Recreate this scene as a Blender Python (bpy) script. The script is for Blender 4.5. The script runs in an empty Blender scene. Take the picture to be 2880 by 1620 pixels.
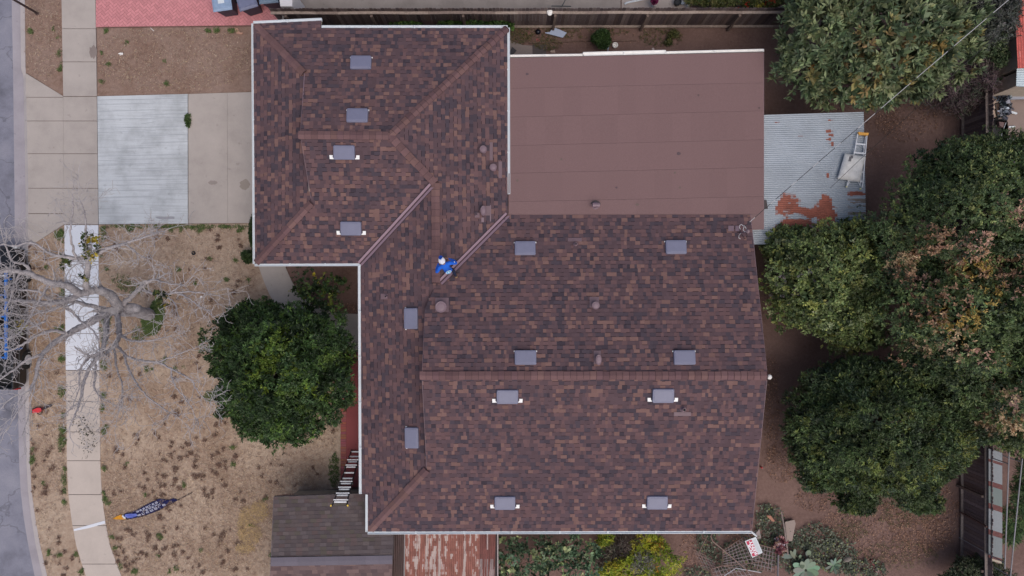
import bpy, bmesh, math, random
import numpy as np
from mathutils import Vector, Matrix
R = math.radians
S = bpy.context.scene
COL = S.collection
rng = random.Random(7)

# ------------------------------------------------------------------ camera, sky, sun, exposure
H = 28.0            # camera height in metres
F = 1946.0          # focal length in photo pixels (photo 2880 x 1620)
cam_d = bpy.data.cameras.new('camera'); cam = bpy.data.objects.new('camera', cam_d); COL.objects.link(cam)
cam.location = (0, 0, H); cam.rotation_euler = (0, 0, 0)
cam_d.sensor_width = 36; cam_d.lens = F / 2880 * 36; cam_d.clip_end = 2000
S.camera = cam
W = bpy.data.worlds.new('World'); S.world = W; W.use_nodes = True
wn = W.node_tree.nodes; wl = W.node_tree.links
SUN_EL, SUN_AZ = 62, 150
sky = wn.new('ShaderNodeTexSky'); sky.sky_type = 'NISHITA'; sky.sun_disc = False
sky.sun_elevation = R(SUN_EL); sky.sun_rotation = R(SUN_AZ); sky.air_density = 1.0; sky.dust_density = 4.0; sky.ozone_density = 1.0
wl.new(sky.outputs[0], wn['Background'].inputs[0]); wn['Background'].inputs[1].default_value = 0.11
sd = bpy.data.lights.new('sun', 'SUN'); sun = bpy.data.objects.new('sun', sd); COL.objects.link(sun)
sd.energy = 1.3; sd.angle = R(70); sd.color = (1.0, 0.93, 0.83)
sun.rotation_euler = (R(90 - SUN_EL), 0, R(180 - SUN_AZ)); sun.location = (0, 0, 40)
S.view_settings.view_transform = 'Standard'; S.view_settings.look = 'None'
S.view_settings.gamma = 1; S.view_settings.exposure = 0.1

# ------------------------------------------------------------------ helpers
def P(u, v, z=0.0):
    """photo pixel at height z -> world point"""
    d = (H - z) / F
    return Vector(((u - 1440) * d, (810 - v) * d, z))
def lin(c):
    c = c / 255.0
    return c / 12.92 if c <= 0.04045 else ((c + 0.055) / 1.055) ** 2.4
ILL = (1.0, 1.0, 1.0)
def C(r, g, b, k=1.0):
    return tuple(min(0.86, lin(x) / i * k) for x, i in zip((r, g, b), ILL))

def tag(o, label=None, cat=None, group=None, kind=None):
    if label: o['label'] = label
    if cat: o['category'] = cat
    if group: o['group'] = group
    if kind: o['kind'] = kind
    return o
BASE = {}
def empty(name, loc, label, cat, group=None):
    o = bpy.data.objects.new(name, None); COL.objects.link(o); o.location = loc; o.empty_display_size = 0.2
    BASE[o.name] = Vector(loc)
    return tag(o, label, cat, group)

class MB:
    def __init__(s): s.v = []; s.f = []; s.c = []; s.m = []; s.cur = 0
    def face(s, pts, col=None):
        i = len(s.v); s.v += [tuple(p) for p in pts]; s.f.append(tuple(range(i, i + len(pts)))); s.c.append(col); s.m.append(s.cur)
    def hexa(s, b, t, col=None):
        """closed solid from bottom loop b and top loop t (same length, counter-clockwise from above)"""
        i = len(s.v); n = len(b); s.v += [tuple(p) for p in b] + [tuple(p) for p in t]
        fs = [tuple(range(i + n - 1, i - 1, -1)), tuple(range(i + n, i + 2 * n))]
        fs += [(i + k, i + (k + 1) % n, i + n + (k + 1) % n, i + n + k) for k in range(n)]
        s.f += fs; s.c += [col] * len(fs); s.m += [s.cur] * len(fs)
    def prism(s, poly, z0, z1, col=None):
        p = [(q[0], q[1]) for q in poly]
        a = sum(p[k][0] * p[(k + 1) % len(p)][1] - p[(k + 1) % len(p)][0] * p[k][1] for k in range(len(p)))
        if a < 0: p = p[::-1]
        s.hexa([(x, y, z0) for x, y in p], [(x, y, z1) for x, y in p], col)
    def box(s, c, size, rz=0.0, col=None, M=None):
        x, y, z = (k / 2 for k in size)
        pts = [Vector((a * x, b * y, e * z)) for e in (-1, 1) for a, b in ((-1, -1), (1, -1), (1, 1), (-1, 1))]
        T = M if M is not None else Matrix.Rotation(rz, 3, 'Z')
        pts = [T @ p + Vector(c) for p in pts]
        s.hexa(pts[:4], pts[4:], col)
    def bar(s, a, b, w, h, col=None, up=(0, 0, 1)):
        a = Vector(a); b = Vector(b); d = (b - a); L = d.length; d.normalize()
        up = Vector(up)
        if abs(d.dot(up)) > 0.98: up = Vector((1, 0, 0))
        sx = d.cross(up).normalized(); uz = sx.cross(d).normalized()
        M = Matrix((d, sx, uz)).transposed()
        s.box((a + b) / 2, (L, w, h), M=M, col=col)
    def tube(s, pts, rad, n=6, col=None, caps=True):
        pts = [Vector(p) for p in pts]
        if not isinstance(rad, (list, tuple)): rad = [rad] * len(pts)
        i0 = len(s.v); prev = None
        for k, p in enumerate(pts):
            d = (pts[min(k + 1, len(pts) - 1)] - pts[max(k - 1, 0)])
            if d.length < 1e-6: d = Vector((0, 0, 1))
            d.normalize()
            if prev is None:
                a = d.orthogonal().normalized()
            else:
                a = (prev - d * prev.dot(d))
                a = a.normalized() if a.length > 1e-5 else d.orthogonal().normalized()
            prev = a; b = d.cross(a)
            for j in range(n):
                t = 2 * math.pi * j / n
                s.v.append(tuple(p + (a * math.cos(t) + b * math.sin(t)) * rad[k]))
        for k in range(len(pts) - 1):
            for j in range(n):
                q = i0 + k * n
                s.f.append((q + j, q + (j + 1) % n, q + n + (j + 1) % n, q + n + j)); s.c.append(col); s.m.append(s.cur)
        if caps:
            s.f.append(tuple(range(i0 + n - 1, i0 - 1, -1))); s.c.append(col); s.m.append(s.cur)
            e = i0 + (len(pts) - 1) * n
            s.f.append(tuple(range(e, e + n))); s.c.append(col); s.m.append(s.cur)
    def lathe(s, c, prof, n=20, col=None, sx=1.0, sy=1.0, rz=0.0, M=None):
        """prof: list of (radius, z) from bottom to top; closed with caps"""
        i0 = len(s.v); c = Vector(c); T = M if M is not None else Matrix.Rotation(rz, 3, 'Z')
        for r, z in prof:
            for j in range(n):
                t = 2 * math.pi * j / n
                s.v.append(tuple(T @ Vector((r * sx * math.cos(t), r * sy * math.sin(t), z)) + c))
        for k in range(len(prof) - 1):
            for j in range(n):
                q = i0 + k * n
                s.f.append((q + j, q + (j + 1) % n, q + n + (j + 1) % n, q + n + j)); s.c.append(col); s.m.append(s.cur)
        s.f.append(tuple(range(i0 + n - 1, i0 - 1, -1))); s.c.append(col); s.m.append(s.cur)
        e = i0 + (len(prof) - 1) * n
        s.f.append(tuple(range(e, e + n))); s.c.append(col); s.m.append(s.cur)
    def build(s, name, mats, parent=None, smooth=False, base=None, bevel=0):
        if not isinstance(mats, (list, tuple)): mats = [mats]
        if parent is not None: org = BASE[parent.name]
        elif base is not None: org = Vector(base)
        else: org = Vector((0, 0, 0))
        me = bpy.data.meshes.new(name)
        me.from_pydata([(x - org[0], y - org[1], z - org[2]) for x, y, z in s.v], [], s.f)
        if any(k is not None for k in s.c):
            at = me.color_attributes.new('Col', 'FLOAT_COLOR', 'CORNER')
            arr = []
            for f, c in zip(s.f, s.c):
                c = c or (0.5, 0.5, 0.5)
                arr += [c[0], c[1], c[2], 1.0] * len(f)
            at.data.foreach_set('color', arr)
        for m in mats: me.materials.append(m)
        if len(mats) > 1: me.polygons.foreach_set('material_index', s.m)
        if smooth: me.polygons.foreach_set('use_smooth', [True] * len(s.f))
        me.update()
        o = bpy.data.objects.new(name, me); COL.objects.link(o)
        if parent is not None:
            o.parent = parent; BASE[o.name] = org
        else:
            o.location = org; BASE[o.name] = org
        if bevel:
            b = o.modifiers.new('bevel', 'BEVEL'); b.width = bevel; b.segments = 2; b.limit_method = 'ANGLE'
        return o

def np_mesh(name, V, FQ, colf, mat, parent=None, base=None):
    """numpy mesh, all faces with the same corner count; colf = colour per face"""
    org = BASE[parent.name] if parent is not None else (Vector(base) if base is not None else Vector((0, 0, 0)))
    V = V - np.array(org)[None, :]
    me = bpy.data.meshes.new(name); k = FQ.shape[1]
    me.vertices.add(len(V)); me.vertices.foreach_set('co', V.astype(np.float32).ravel())
    me.loops.add(FQ.size); me.loops.foreach_set('vertex_index', FQ.astype(np.int32).ravel())
    me.polygons.add(len(FQ)); me.polygons.foreach_set('loop_start', np.arange(0, FQ.size, k, dtype=np.int32))
    me.update(calc_edges=True)
    at = me.color_attributes.new('Col', 'FLOAT_COLOR', 'CORNER')
    cc = np.ones((len(FQ), k, 4), np.float32); cc[:, :, :3] = colf[:, None, :]
    at.data.foreach_set('color', cc.ravel())
    me.materials.append(mat)
    o = bpy.data.objects.new(name, me); COL.objects.link(o)
    if parent is not None: o.parent = parent
    else: o.location = org
    BASE[o.name] = Vector(org)
    return o

# ------------------------------------------------------------------ materials
def newmat(name):
    m = bpy.data.materials.new(name); m.use_nodes = True
    return m, m.node_tree.nodes, m.node_tree.links, m.node_tree.nodes['Principled BSDF']
def noise(n, l, scale, detail=4, rough=0.6, vec=None, stretch=None):
    t = n.new('ShaderNodeTexNoise'); t.inputs['Scale'].default_value = scale; t.inputs['Detail'].default_value = detail
    t.inputs['Roughness'].default_value = rough
    if vec is None:
        tc = n.new('ShaderNodeNewGeometry'); vec = tc.outputs['Position']
    if stretch:
        mp = n.new('ShaderNodeMapping'); mp.inputs['Scale'].default_value = stretch; l.new(vec, mp.inputs[0]); vec = mp.outputs[0]
    l.new(vec, t.inputs['Vector'])
    return t.outputs['Fac']
def ramp(n, l, fac, stops):
    r = n.new('ShaderNodeValToRGB'); e = r.color_ramp.elements
    while len(e) < len(stops): e.new(0.5)
    for k, (p, c) in enumerate(stops):
        e[k].position = p; e[k].color = (c[0], c[1], c[2], 1) if not isinstance(c, (int, float)) else (c, c, c, 1)
    l.new(fac, r.inputs[0]); return r.outputs[0]
def mix(n, l, fac, a, b, typ='MIX'):
    m = n.new('ShaderNodeMix'); m.data_type = 'RGBA'; m.blend_type = typ
    for sock, val in ((m.inputs['Factor'], fac), (m.inputs['A'], a), (m.inputs['B'], b)):
        if hasattr(val, 'is_output'): l.new(val, sock)
        elif isinstance(val, (int, float)): sock.default_value = val
        else: sock.default_value = (val[0], val[1], val[2], 1)
    return m.outputs['Result']
def attr(n):
    a = n.new('ShaderNodeVertexColor'); a.layer_name = 'Col'; return a.outputs[0]
def bump(n, l, bs, h, strength=0.3, dist=0.02):
    b = n.new('ShaderNodeBump'); b.inputs['Strength'].default_value = strength; b.inputs['Distance'].default_value = dist
    l.new(h, b.inputs['Height']); l.new(b.outputs[0], bs.inputs['Normal'])

def M_plain(name, c, rough=0.6, metal=0.0, var=0.12, scale=6.0, fine=0.06, fscale=60):
    m, n, l, b = newmat(name)
    f = ramp(n, l, noise(n, l, scale), [(0.3, 1 - var), (0.7, 1 + var)])
    g = ramp(n, l, noise(n, l, fscale, 2), [(0.3, 1 - fine), (0.7, 1 + fine)])
    col = mix(n, l, 1.0, mix(n, l, 1.0, c, f, 'MULTIPLY'), g, 'MULTIPLY')
    l.new(col, b.inputs['Base Color']); b.inputs['Roughness'].default_value = rough; b.inputs['Metallic'].default_value = metal
    return m
def M_attr(name, rough=0.7, var=0.1, scale=40, bumpy=0.0, spec=0.3, metal=0.0):
    m, n, l, b = newmat(name)
    f = ramp(n, l, noise(n, l, scale, 3), [(0.3, 1 - var), (0.7, 1 + var)])
    l.new(mix(n, l, 1.0, attr(n), f, 'MULTIPLY'), b.inputs['Base Color'])
    b.inputs['Roughness'].default_value = rough; b.inputs['Specular IOR Level'].default_value = spec; b.inputs['Metallic'].default_value = metal
    if bumpy: bump(n, l, b, noise(n, l, scale * 3, 2), bumpy, 0.01)
    return m
def M_leaf(name, rough=0.5):
    m, n, l, b = newmat(name)
    a = attr(n); l.new(a, b.inputs['Base Color']); b.inputs['Roughness'].default_value = rough
    b.inputs['Specular IOR Level'].default_value = 0.35
    t = n.new('ShaderNodeBsdfTranslucent'); l.new(a, t.inputs[0])
    mx = n.new('ShaderNodeMixShader'); mx.inputs[0].default_value = 0.18
    l.new(b.outputs[0], mx.inputs[1]); l.new(t.outputs[0], mx.inputs[2])
    l.new(mx.outputs[0], n['Material Output'].inputs[0])
    return m

def M_ground(name, stops_big, stops_fine, s1=0.5, s2=9.0, s3=45.0, k=0.5, rough=0.95, bmp=0.5):
    m, n, l, b = newmat(name)
    big = ramp(n, l, noise(n, l, s1, 5, 0.65), stops_big)
    med = ramp(n, l, noise(n, l, s2, 6, 0.75), stops_fine)
    fine = noise(n, l, s3, 4, 0.8)
    col = mix(n, l, k, big, med)
    col = mix(n, l, 1.0, col, ramp(n, l, fine, [(0.25, 0.62), (0.75, 1.38)]), 'MULTIPLY')
    l.new(col, b.inputs['Base Color']); b.inputs['Roughness'].default_value = rough; b.inputs['Specular IOR Level'].default_value = 0.1
    bump(n, l, b, fine, bmp, 0.03)
    return m
MT = {}
MT['dirt'] = M_ground('dirt', [(0.3, C(100, 79, 73)), (0.5, C(119, 96, 91)), (0.7, C(140, 115, 108))],
                      [(0.25, C(84, 65, 59)), (0.5, C(118, 95, 89)), (0.8, C(152, 127, 118))], k=0.45)
MT['lawn'] = M_ground('lawn', [(0.36, C(126, 100, 84)), (0.46, C(152, 128, 112)), (0.54, C(174, 152, 136)), (0.64, C(190, 170, 152))],
                      [(0.28, C(112, 88, 76)), (0.44, C(160, 139, 121)), (0.6, C(182, 164, 146)), (0.8, C(210, 190, 174))], s1=0.4, s2=6, k=0.5, bmp=0.5)
MT['lawn_dirt'] = M_ground('lawn_dirt', [(0.36, C(120, 94, 82)), (0.5, C(140, 117, 106)), (0.64, C(150, 129, 120))],
                      [(0.28, C(96, 74, 62)), (0.46, C(140, 116, 104)), (0.62, C(156, 133, 121)), (0.8, C(180, 158, 144))], s1=0.7, s2=7, k=0.5, bmp=0.6)

def M_concrete(name, c, stain=0.1, joint=None, streak=False):
    m, n, l, b = newmat(name)
    f = ramp(n, l, noise(n, l, 1.1, 6, 0.62), [(0.28, 1 - stain), (0.5, 1.0), (0.75, 1 + stain * 0.7)])
    g = ramp(n, l, noise(n, l, 45, 3, 0.7), [(0.3, 0.94), (0.7, 1.06)])
    col = mix(n, l, 1.0, mix(n, l, 1.0, c, f, 'MULTIPLY'), g, 'MULTIPLY')
    spots = ramp(n, l, noise(n, l, 4.5, 3, 0.5), [(0.0, 0.72), (0.27, 0.74), (0.33, 1.0)])
    col = mix(n, l, 0.6, col, mix(n, l, 1.0, col, spots, 'MULTIPLY'))
    if streak:
        w = ramp(n, l, noise(n, l, 2.2, 6, 0.75, stretch=(0.25, 7.0, 1)), [(0.33, 0.80), (0.52, 1.02), (0.7, 1.06)])
        col = mix(n, l, 1.0, col, w, 'MULTIPLY')
        gr = ramp(n, l, noise(n, l, 0.55, 5, 0.7), [(0.36, 0.80), (0.55, 1.0)])
        col = mix(n, l, 1.0, col, gr, 'MULTIPLY')
    l.new(col, b.inputs['Base Color']); b.inputs['Roughness'].default_value = 0.9; b.inputs['Specular IOR Level'].default_value = 0.2
    return m
MT['walk'] = M_concrete('concrete_tan', C(174, 165, 160), 0.13)
MT['walk_low'] = M_concrete('concrete_pale', C(190, 178, 170))
MT['walk_new'] = M_concrete('concrete_new', C(216, 219, 228), 0.04)
MT['drive_white'] = M_concrete('concrete_ribbed', C(194, 198, 203), 0.08, streak=True)
MT['gutterpan'] = M_concrete('concrete_gutter', C(160, 154, 161), 0.16)
MT['kerb'] = M_concrete('concrete_kerb', C(176, 168, 168), 0.1)
MT['patio'] = M_concrete('concrete_patio', C(150, 140, 134), 0.22)
MT['joint'] = M_plain('joint_dirt', C(118, 106, 100), 0.95)

def M_asphalt():
    m, n, l, b = newmat('asphalt')
    f = ramp(n, l, noise(n, l, 0.7, 6, 0.65), [(0.3, C(100, 100, 112)), (0.5, C(128, 128, 142)), (0.7, C(142, 141, 153))])
    g = ramp(n, l, noise(n, l, 55, 3, 0.7), [(0.3, 0.82), (0.7, 1.18)])
    col = mix(n, l, 1.0, f, g, 'MULTIPLY')
    vo = n.new('ShaderNodeTexVoronoi'); vo.feature = 'DISTANCE_TO_EDGE'; vo.inputs['Scale'].default_value = 0.55
    geo = n.new('ShaderNodeNewGeometry'); nz = n.new('ShaderNodeTexNoise'); nz.inputs['Scale'].default_value = 2.0; nz.inputs['Detail'].default_value = 5
    l.new(geo.outputs['Position'], nz.inputs['Vector'])
    va = n.new('ShaderNodeVectorMath'); va.operation = 'ADD'; l.new(geo.outputs['Position'], va.inputs[0]); l.new(nz.outputs['Color'], va.inputs[1])
    l.new(va.outputs[0], vo.inputs['Vector'])
    cr = ramp(n, l, vo.outputs['Distance'], [(0.0, 0.55), (0.012, 0.7), (0.022, 1.0)])
    l.new(mix(n, l, 0.7, col, mix(n, l, 1.0, col, cr, 'MULTIPLY')), b.inputs['Base Color'])
    b.inputs['Roughness'].default_value = 0.9
    return m
MT['asphalt'] = M_asphalt()
MT['shingle'] = M_attr('shingle', 0.95, 0.13, 55, 0.35, 0.1)
MT['felt'] = M_plain('shingle_underlay', C(62, 54, 60), 0.95)
MT['flat'] = M_attr('rolled_roofing', 0.95, 0.07, 26, 0.3, 0.1)
MT['white'] = M_plain('white_paint', C(208, 214, 220), 0.5, var=0.04)
MT['white_old'] = M_plain('white_sealed', C(232, 230, 228), 0.6, var=0.06)
MT['ventgrey'] = M_plain('vent_grey', C(116, 117, 140), 0.45, var=0.04)
MT['flange'] = M_plain('white_metal', (0.86, 0.86, 0.86), 0.35, var=0.02)
MT['brownmetal'] = M_plain('brown_painted_metal', C(126, 105, 114), 0.5, var=0.05)
MT['brownflange'] = M_plain('brown_flange', C(112, 91, 98), 0.6, var=0.06)
MT['black'] = M_plain('black_plastic', C(22, 22, 26), 0.5)
MT['hole'] = M_plain('dark_opening', (0.004, 0.004, 0.005), 0.9)
MT['stucco'] = M_plain('stucco', C(176, 164, 150), 0.9)
MT['wood'] = M_attr('weathered_wood', 0.9, 0.22, 14, 0.3, 0.1)
MT['metalroof'] = M_attr('galvanised_sheet', 0.5, 0.07, 18, 0.0, 0.4)
MT['attr'] = M_attr('painted', 0.6, 0.06, 25)
MT['gloss'] = M_attr('vehicle_paint', 0.25, 0.02, 10, spec=0.5)
MT['leaf'] = M_leaf('leaf')
MT['bark'] = M_plain('grey_bark', C(160, 154, 157), 0.95, var=0.25, scale=6, fine=0.28, fscale=25)
MT['twig'] = M_plain('grey_twig', C(172, 166, 168), 0.95, var=0.15)
MT['brown_bark'] = M_plain('brown_bark', C(84, 70, 62), 0.95, var=0.2)
MT['alu'] = M_plain('aluminium', C(206, 208, 214), 0.35, 0.25, var=0.05)
MT['glass'] = M_plain('dark_glass', C(14, 16, 20), 0.08, var=0.0)
MT['rubber'] = M_plain('rubber', C(24, 24, 25), 0.85)

# ------------------------------------------------------------------ ground, road, pavements
KERB_IN = [(69, -120), (71, 0), (73, 200), (80, 540), (80, 800), (83, 1080), (86, 1300), (90, 1378), (100, 1453), (113, 1527), (134, 1620), (176, 1740)]
KERB_OUT = [(55, -120), (58, 0), (61, 200), (67, 540), (68, 800), (72, 1080), (76, 1300), (80, 1378), (89, 1453), (101, 1527), (121, 1620), (162, 1740)]
PAN_OUT = [(22, -120), (26, 0), (30, 200), (34, 540), (35, 800), (43, 1080), (47, 1300), (51, 1378), (59, 1453), (71, 1527), (90, 1620), (130, 1740)]
WALK_L = [(173, -120), (175, 0), (180, 270), (183, 632), (187, 1040), (188, 1080), (190, 1300), (193, 1378), (202, 1453), (215, 1527), (243, 1620), (290, 1740)]
WALK_R = [(268, -120), (270, 0), (274, 270), (278, 632), (281, 1040), (282, 1080), (284, 1300), (287, 1378), (296, 1453), (309, 1527), (343, 1620), (392, 1740)]
def interp(line, v):
    for (u0, v0), (u1, v1) in zip(line, line[1:]):
        if v0 <= v <= v1: return u0 + (u1 - u0) * (v - v0) / (v1 - v0)
    return line[0][0] if v < line[0][1] else line[-1][0]
def strip(mb, la, lb, za, zb, v0, v1, step=20, zpa=0.0, zpb=0.0, skirt=0.0):
    n = max(1, int(abs(v1 - v0) / step)); vs = [v0 + (v1 - v0) * k / n for k in range(n + 1)]
    for a, b in zip(vs, vs[1:]):
        q = [P(interp(la, a), a, zpa), P(interp(la, b), b, zpa), P(interp(lb, b), b, zpb), P(interp(lb, a), a, zpb)]
        q[0].z = q[1].z = za; q[2].z = q[3].z = zb
        mb.face(q)
def sheet(name, polys, z, mat, kind='structure', depth=0.0):
    mb = MB()
    for poly in polys:
        pts = [P(u, v, 0.0) for u, v in poly]
        if depth: mb.prism(pts, z - depth, z)
        else:
            a = sum(pts[k].x * pts[(k + 1) % len(pts)].y - pts[(k + 1) % len(pts)].x * pts[k].y for k in range(len(pts)))
            if a < 0: pts = pts[::-1]
            mb.face([(p.x, p.y, z) for p in pts])
    o = mb.build(name, mat)
    if kind: o['kind'] = kind
    return o
# ground: one big sheet right of the kerb
mb = MB()
far = [P(u, v) for u, v in KERB_IN]
pts = [(far[0].x, 120, 0)] + [(p.x, p.y, 0) for p in far] + [(far[-1].x + 30, -120, 0), (150, -120, 0), (150, 120, 0)]
mb.face(pts); g = mb.build('ground', MT['dirt']); tag(g, kind='structure')
mb = MB()
pr = [P(u, v) for u, v in PAN_OUT]
mb.face([(-150, 120, -0.14), (-150, -120, -0.14), (pr[-1].x + 30, -120, -0.14)] + [(p.x, p.y, -0.14) for p in pr[::-1]] + [(pr[0].x, 120, -0.14)])
road = mb.build('road', MT['asphalt']); tag(road, kind='structure')
mb = MB(); strip(mb, PAN_OUT, KERB_OUT, -0.136, -0.15, -120, 1740); o = mb.build('gutter_pan', MT['gutterpan']); tag(o, kind='structure')
# kerb with a dropped part at the driveway
mb = MB()
def ktop(v): 
    if v < 195 or v > 690: return 0.03
    if v < 215: return 0.03 - 0.13 * (v - 195) / 20
    if v > 660: return -0.10 + 0.13 * (v - 660) / 30
    return -0.10
vs = list(range(-120, 1741, 10))
for a, b in zip(vs, vs[1:]):
    o0, o1 = P(interp(KERB_OUT, a), a), P(interp(KERB_OUT, b), b); i0, i1 = P(interp(KERB_IN, a), a), P(interp(KERB_IN, b), b)
    za, zb = ktop(a), ktop(b)
    za2 = max(za, -0.03 if 195 < a < 690 else za); zb2 = max(zb, -0.03 if 195 < b < 690 else zb)
    mb.face([(o0.x, o0.y, -0.15), (o1.x, o1.y, -0.15), (o1.x, o1.y, zb), (o0.x, o0.y, za)])
    mb.face([(o0.x, o0.y, za), (o1.x, o1.y, zb), (i1.x, i1.y, zb2), (i0.x, i0.y, za2)])
    mb.face([(i0.x, i0.y, za2), (i1.x, i1.y, zb2), (i1.x, i1.y, -0.2), (i0.x, i0.y, -0.2)])
o = mb.build('kerb', MT['kerb']); tag(o, kind='structure')

# pavement slabs laid with real gaps
def slabs(name, mat, cuts, z=0.05):
    mb = MB()
    for a, b in zip(cuts, cuts[1:]):
        n = max(1, int((b - a) / 40)); vv = [a + 0.8 + (b - a - 1.6) * k / n for k in range(n + 1)]
        L = [P(interp(WALK_L, v), v) for v in vv]; Rr = [P(interp(WALK_R, v), v) for v in vv]
        dz = rng.uniform(-0.004, 0.004)
        mb.prism(L + Rr[::-1], z - 0.12, z + dz)
    o = mb.build(name, mat); tag(o, kind='structure'); return o
slabs('sidewalk', MT['walk'], [-120, -18, 82, 175, 272])
slabs('sidewalk', MT['walk'], [272.5, 341, 433, 530, 632])
slabs('sidewalk', MT['walk_new'], [632.6, 735, 836, 938, 1041])
slabs('sidewalk', MT['walk_low'], [1041.6, 1128, 1214, 1295, 1390, 1477, 1585, 1690, 1740])
sheet('sidewalk_joint', [[(interp(WALK_L, v), v) for v in range(-120, 1741, 60)] + [(interp(WALK_R, v), v) for v in range(1740, -121, -60)]], 0.02, MT['joint'])
mb = MB(); mb.prism([P(211, 1492), P(210, 1487), P(250, 1476), P(297, 1463), P(298, 1471), P(252, 1484)], 0.04, 0.062); o = mb.build('sidewalk_patch', MT['walk_new']); tag(o, kind='structure')
# apron slabs
mb = MB()
ap = lambda v: interp(KERB_IN, v)
mb.prism([P(ap(206), 206), P(179, 271), P(179.5, 273.5), P(ap(273), 273.5)], -0.1, 0.035)
for a, b in ((275, 340), (341.5, 432), (433.5, 529), (530.5, 600)):
    mb.prism([P(ap(a) + 1, a), P(interp(WALK_L, a) - 1, a), P(interp(WALK_L, b) - 1, b), P(ap(b) + 1, b)], -0.1, 0.035)
mb.prism([P(ap(602) + 1, 602), P(182, 602), P(182, 631), P(97, 685), P(ap(686) + 1, 688)], -0.1, 0.035)
sheet('driveway_joint', [[(78, 208), (180, 272), (276, 272), (640, 262), (646, 262), (648, 628), (279, 631), (182, 631), (97, 686), (82, 686)]], 0.012, MT['joint'])
o = mb.build('driveway_apron', MT['walk']); tag(o, kind='structure')
sheet('driveway', [[(276, 272), (529.5, 265.5), (530, 629), (280, 631)]], 0.06, MT['drive_white'], depth=0.12)
sheet('driveway', [[(531.5, 265.5), (640, 262), (642, 628), (532, 629)], [(640.5, 262), (790, 258), (790, 627), (642.5, 628)]], 0.055, MT['walk'], depth=0.12)
# thin broom ribs across the white panel
mb = MB(); v = 280.0
while v < 560:
    xa_ = rng.choice((277, 277, 277, 330, 400)); mb.bar(P(xa_, v + 3, 0), P(rng.choice((529.5, 529.5, 440)), v - 2.5, 0), 0.014, 0.008); 
    for k in range(2): mb.v[-8:] = [(x, y, z + (0.031)) for x, y, z in mb.v[-8:]]
    v += rng.choice((10, 13, 16, 20, 12))
o = mb.build('driveway_rib', M_plain('rib_shadowless', C(158, 163, 172), 0.95)); tag(o, kind='structure')
def stain(name, u, v, r_, col, asp=1.0, z=0.0585):
    mb = MB(); n = 18; sd_ = random.Random(int(u * 7 + v))
    mb.face([P(u + r_ * math.cos(-t * 6.283 / n) * sd_.uniform(.7, 1.1), v - r_ * asp * math.sin(-t * 6.283 / n) * sd_.uniform(.7, 1.1), 0) + Vector((0, 0, z)) for t in range(n)][::-1])
    o = mb.build(name, M_concrete('stain_' + str(int(u)), C(*col), .1)); tag(o, kind='structure')
stain('driveway_stain', 600, 514, 13, (150, 140, 136), .5); stain('driveway_stain', 690, 520, 16, (150, 140, 132), 1.0); stain('driveway_stain', 468, 613, 34, (156, 156, 162), .14, .0635); stain('sidewalk_stain', 264, 148, 12, (140, 128, 124), 1.7, .056)
# lawns
LZ = 0.022
sheet('lawn', [[(274, 80), (712, 76), (800, 76), (800, 258), (716, 260), (275, 272)]], LZ, MT['lawn_dirt'])
sheet('lawn', [[(interp(KERB_IN, v) + 0.5, v) for v in (-120, 0, 100, 204)] + [(180, 271)] + [(interp(WALK_L, v), v) for v in (200, 100, 0, -120)]], LZ, MT['lawn_dirt'])
sheet('lawn', [[(279, 632), (760, 628), (760, 745), (735, 748), (745, 790), (762, 830), (800, 890), (960, 960), (960, 1372), (780, 1392), (770, 1740)] + [(interp(WALK_R, v), v) for v in range(1740, 631, -40)]], LZ, MT['lawn'])
sheet('lawn', [[(97, 686), (183, 632)] + [(interp(WALK_L, v), v) for v in range(660, 1741, 40)] + [(interp(KERB_IN, v), v) for v in range(1740, 690, -40)]], LZ, MT['lawn'])
# curved front path and red porch
sheet('path', [[(722, 700), (727, 745), (734, 765), (742, 788), (759, 829), (780, 860), (820, 905), (880, 960), (1040, 1010), (1040, 885), (943, 880), (880, 860), (836, 818), (817, 782), (801, 745), (795, 700)]], 0.05, MT['walk'], depth=0.1)
MT['porch'] = M_concrete('red_concrete', C(142, 78, 80), 0.12)
sheet('porch', [[(976, 990), (1060, 990), (1060, 1367), (976, 1367)]], 0.13, MT['porch'], depth=0.16)
mb = MB()
y = 992
while y < 1366:
    mb.prism([P(960, y), P(975.3, y), P(975.3, y + 6.2), P(960, y + 6.2)], -0.02, 0.125, C(*[c + rng.randint(-10, 10) for c in (150, 84, 80)])); y += 6.9
mb.prism([P(960, 990), P(976, 990), P(976, 1368), P(960, 1368)], -0.02, 0.112, C(96, 60, 58))
o = mb.build('porch_brick_edge', MT['attr']); tag(o, kind='structure')

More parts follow.
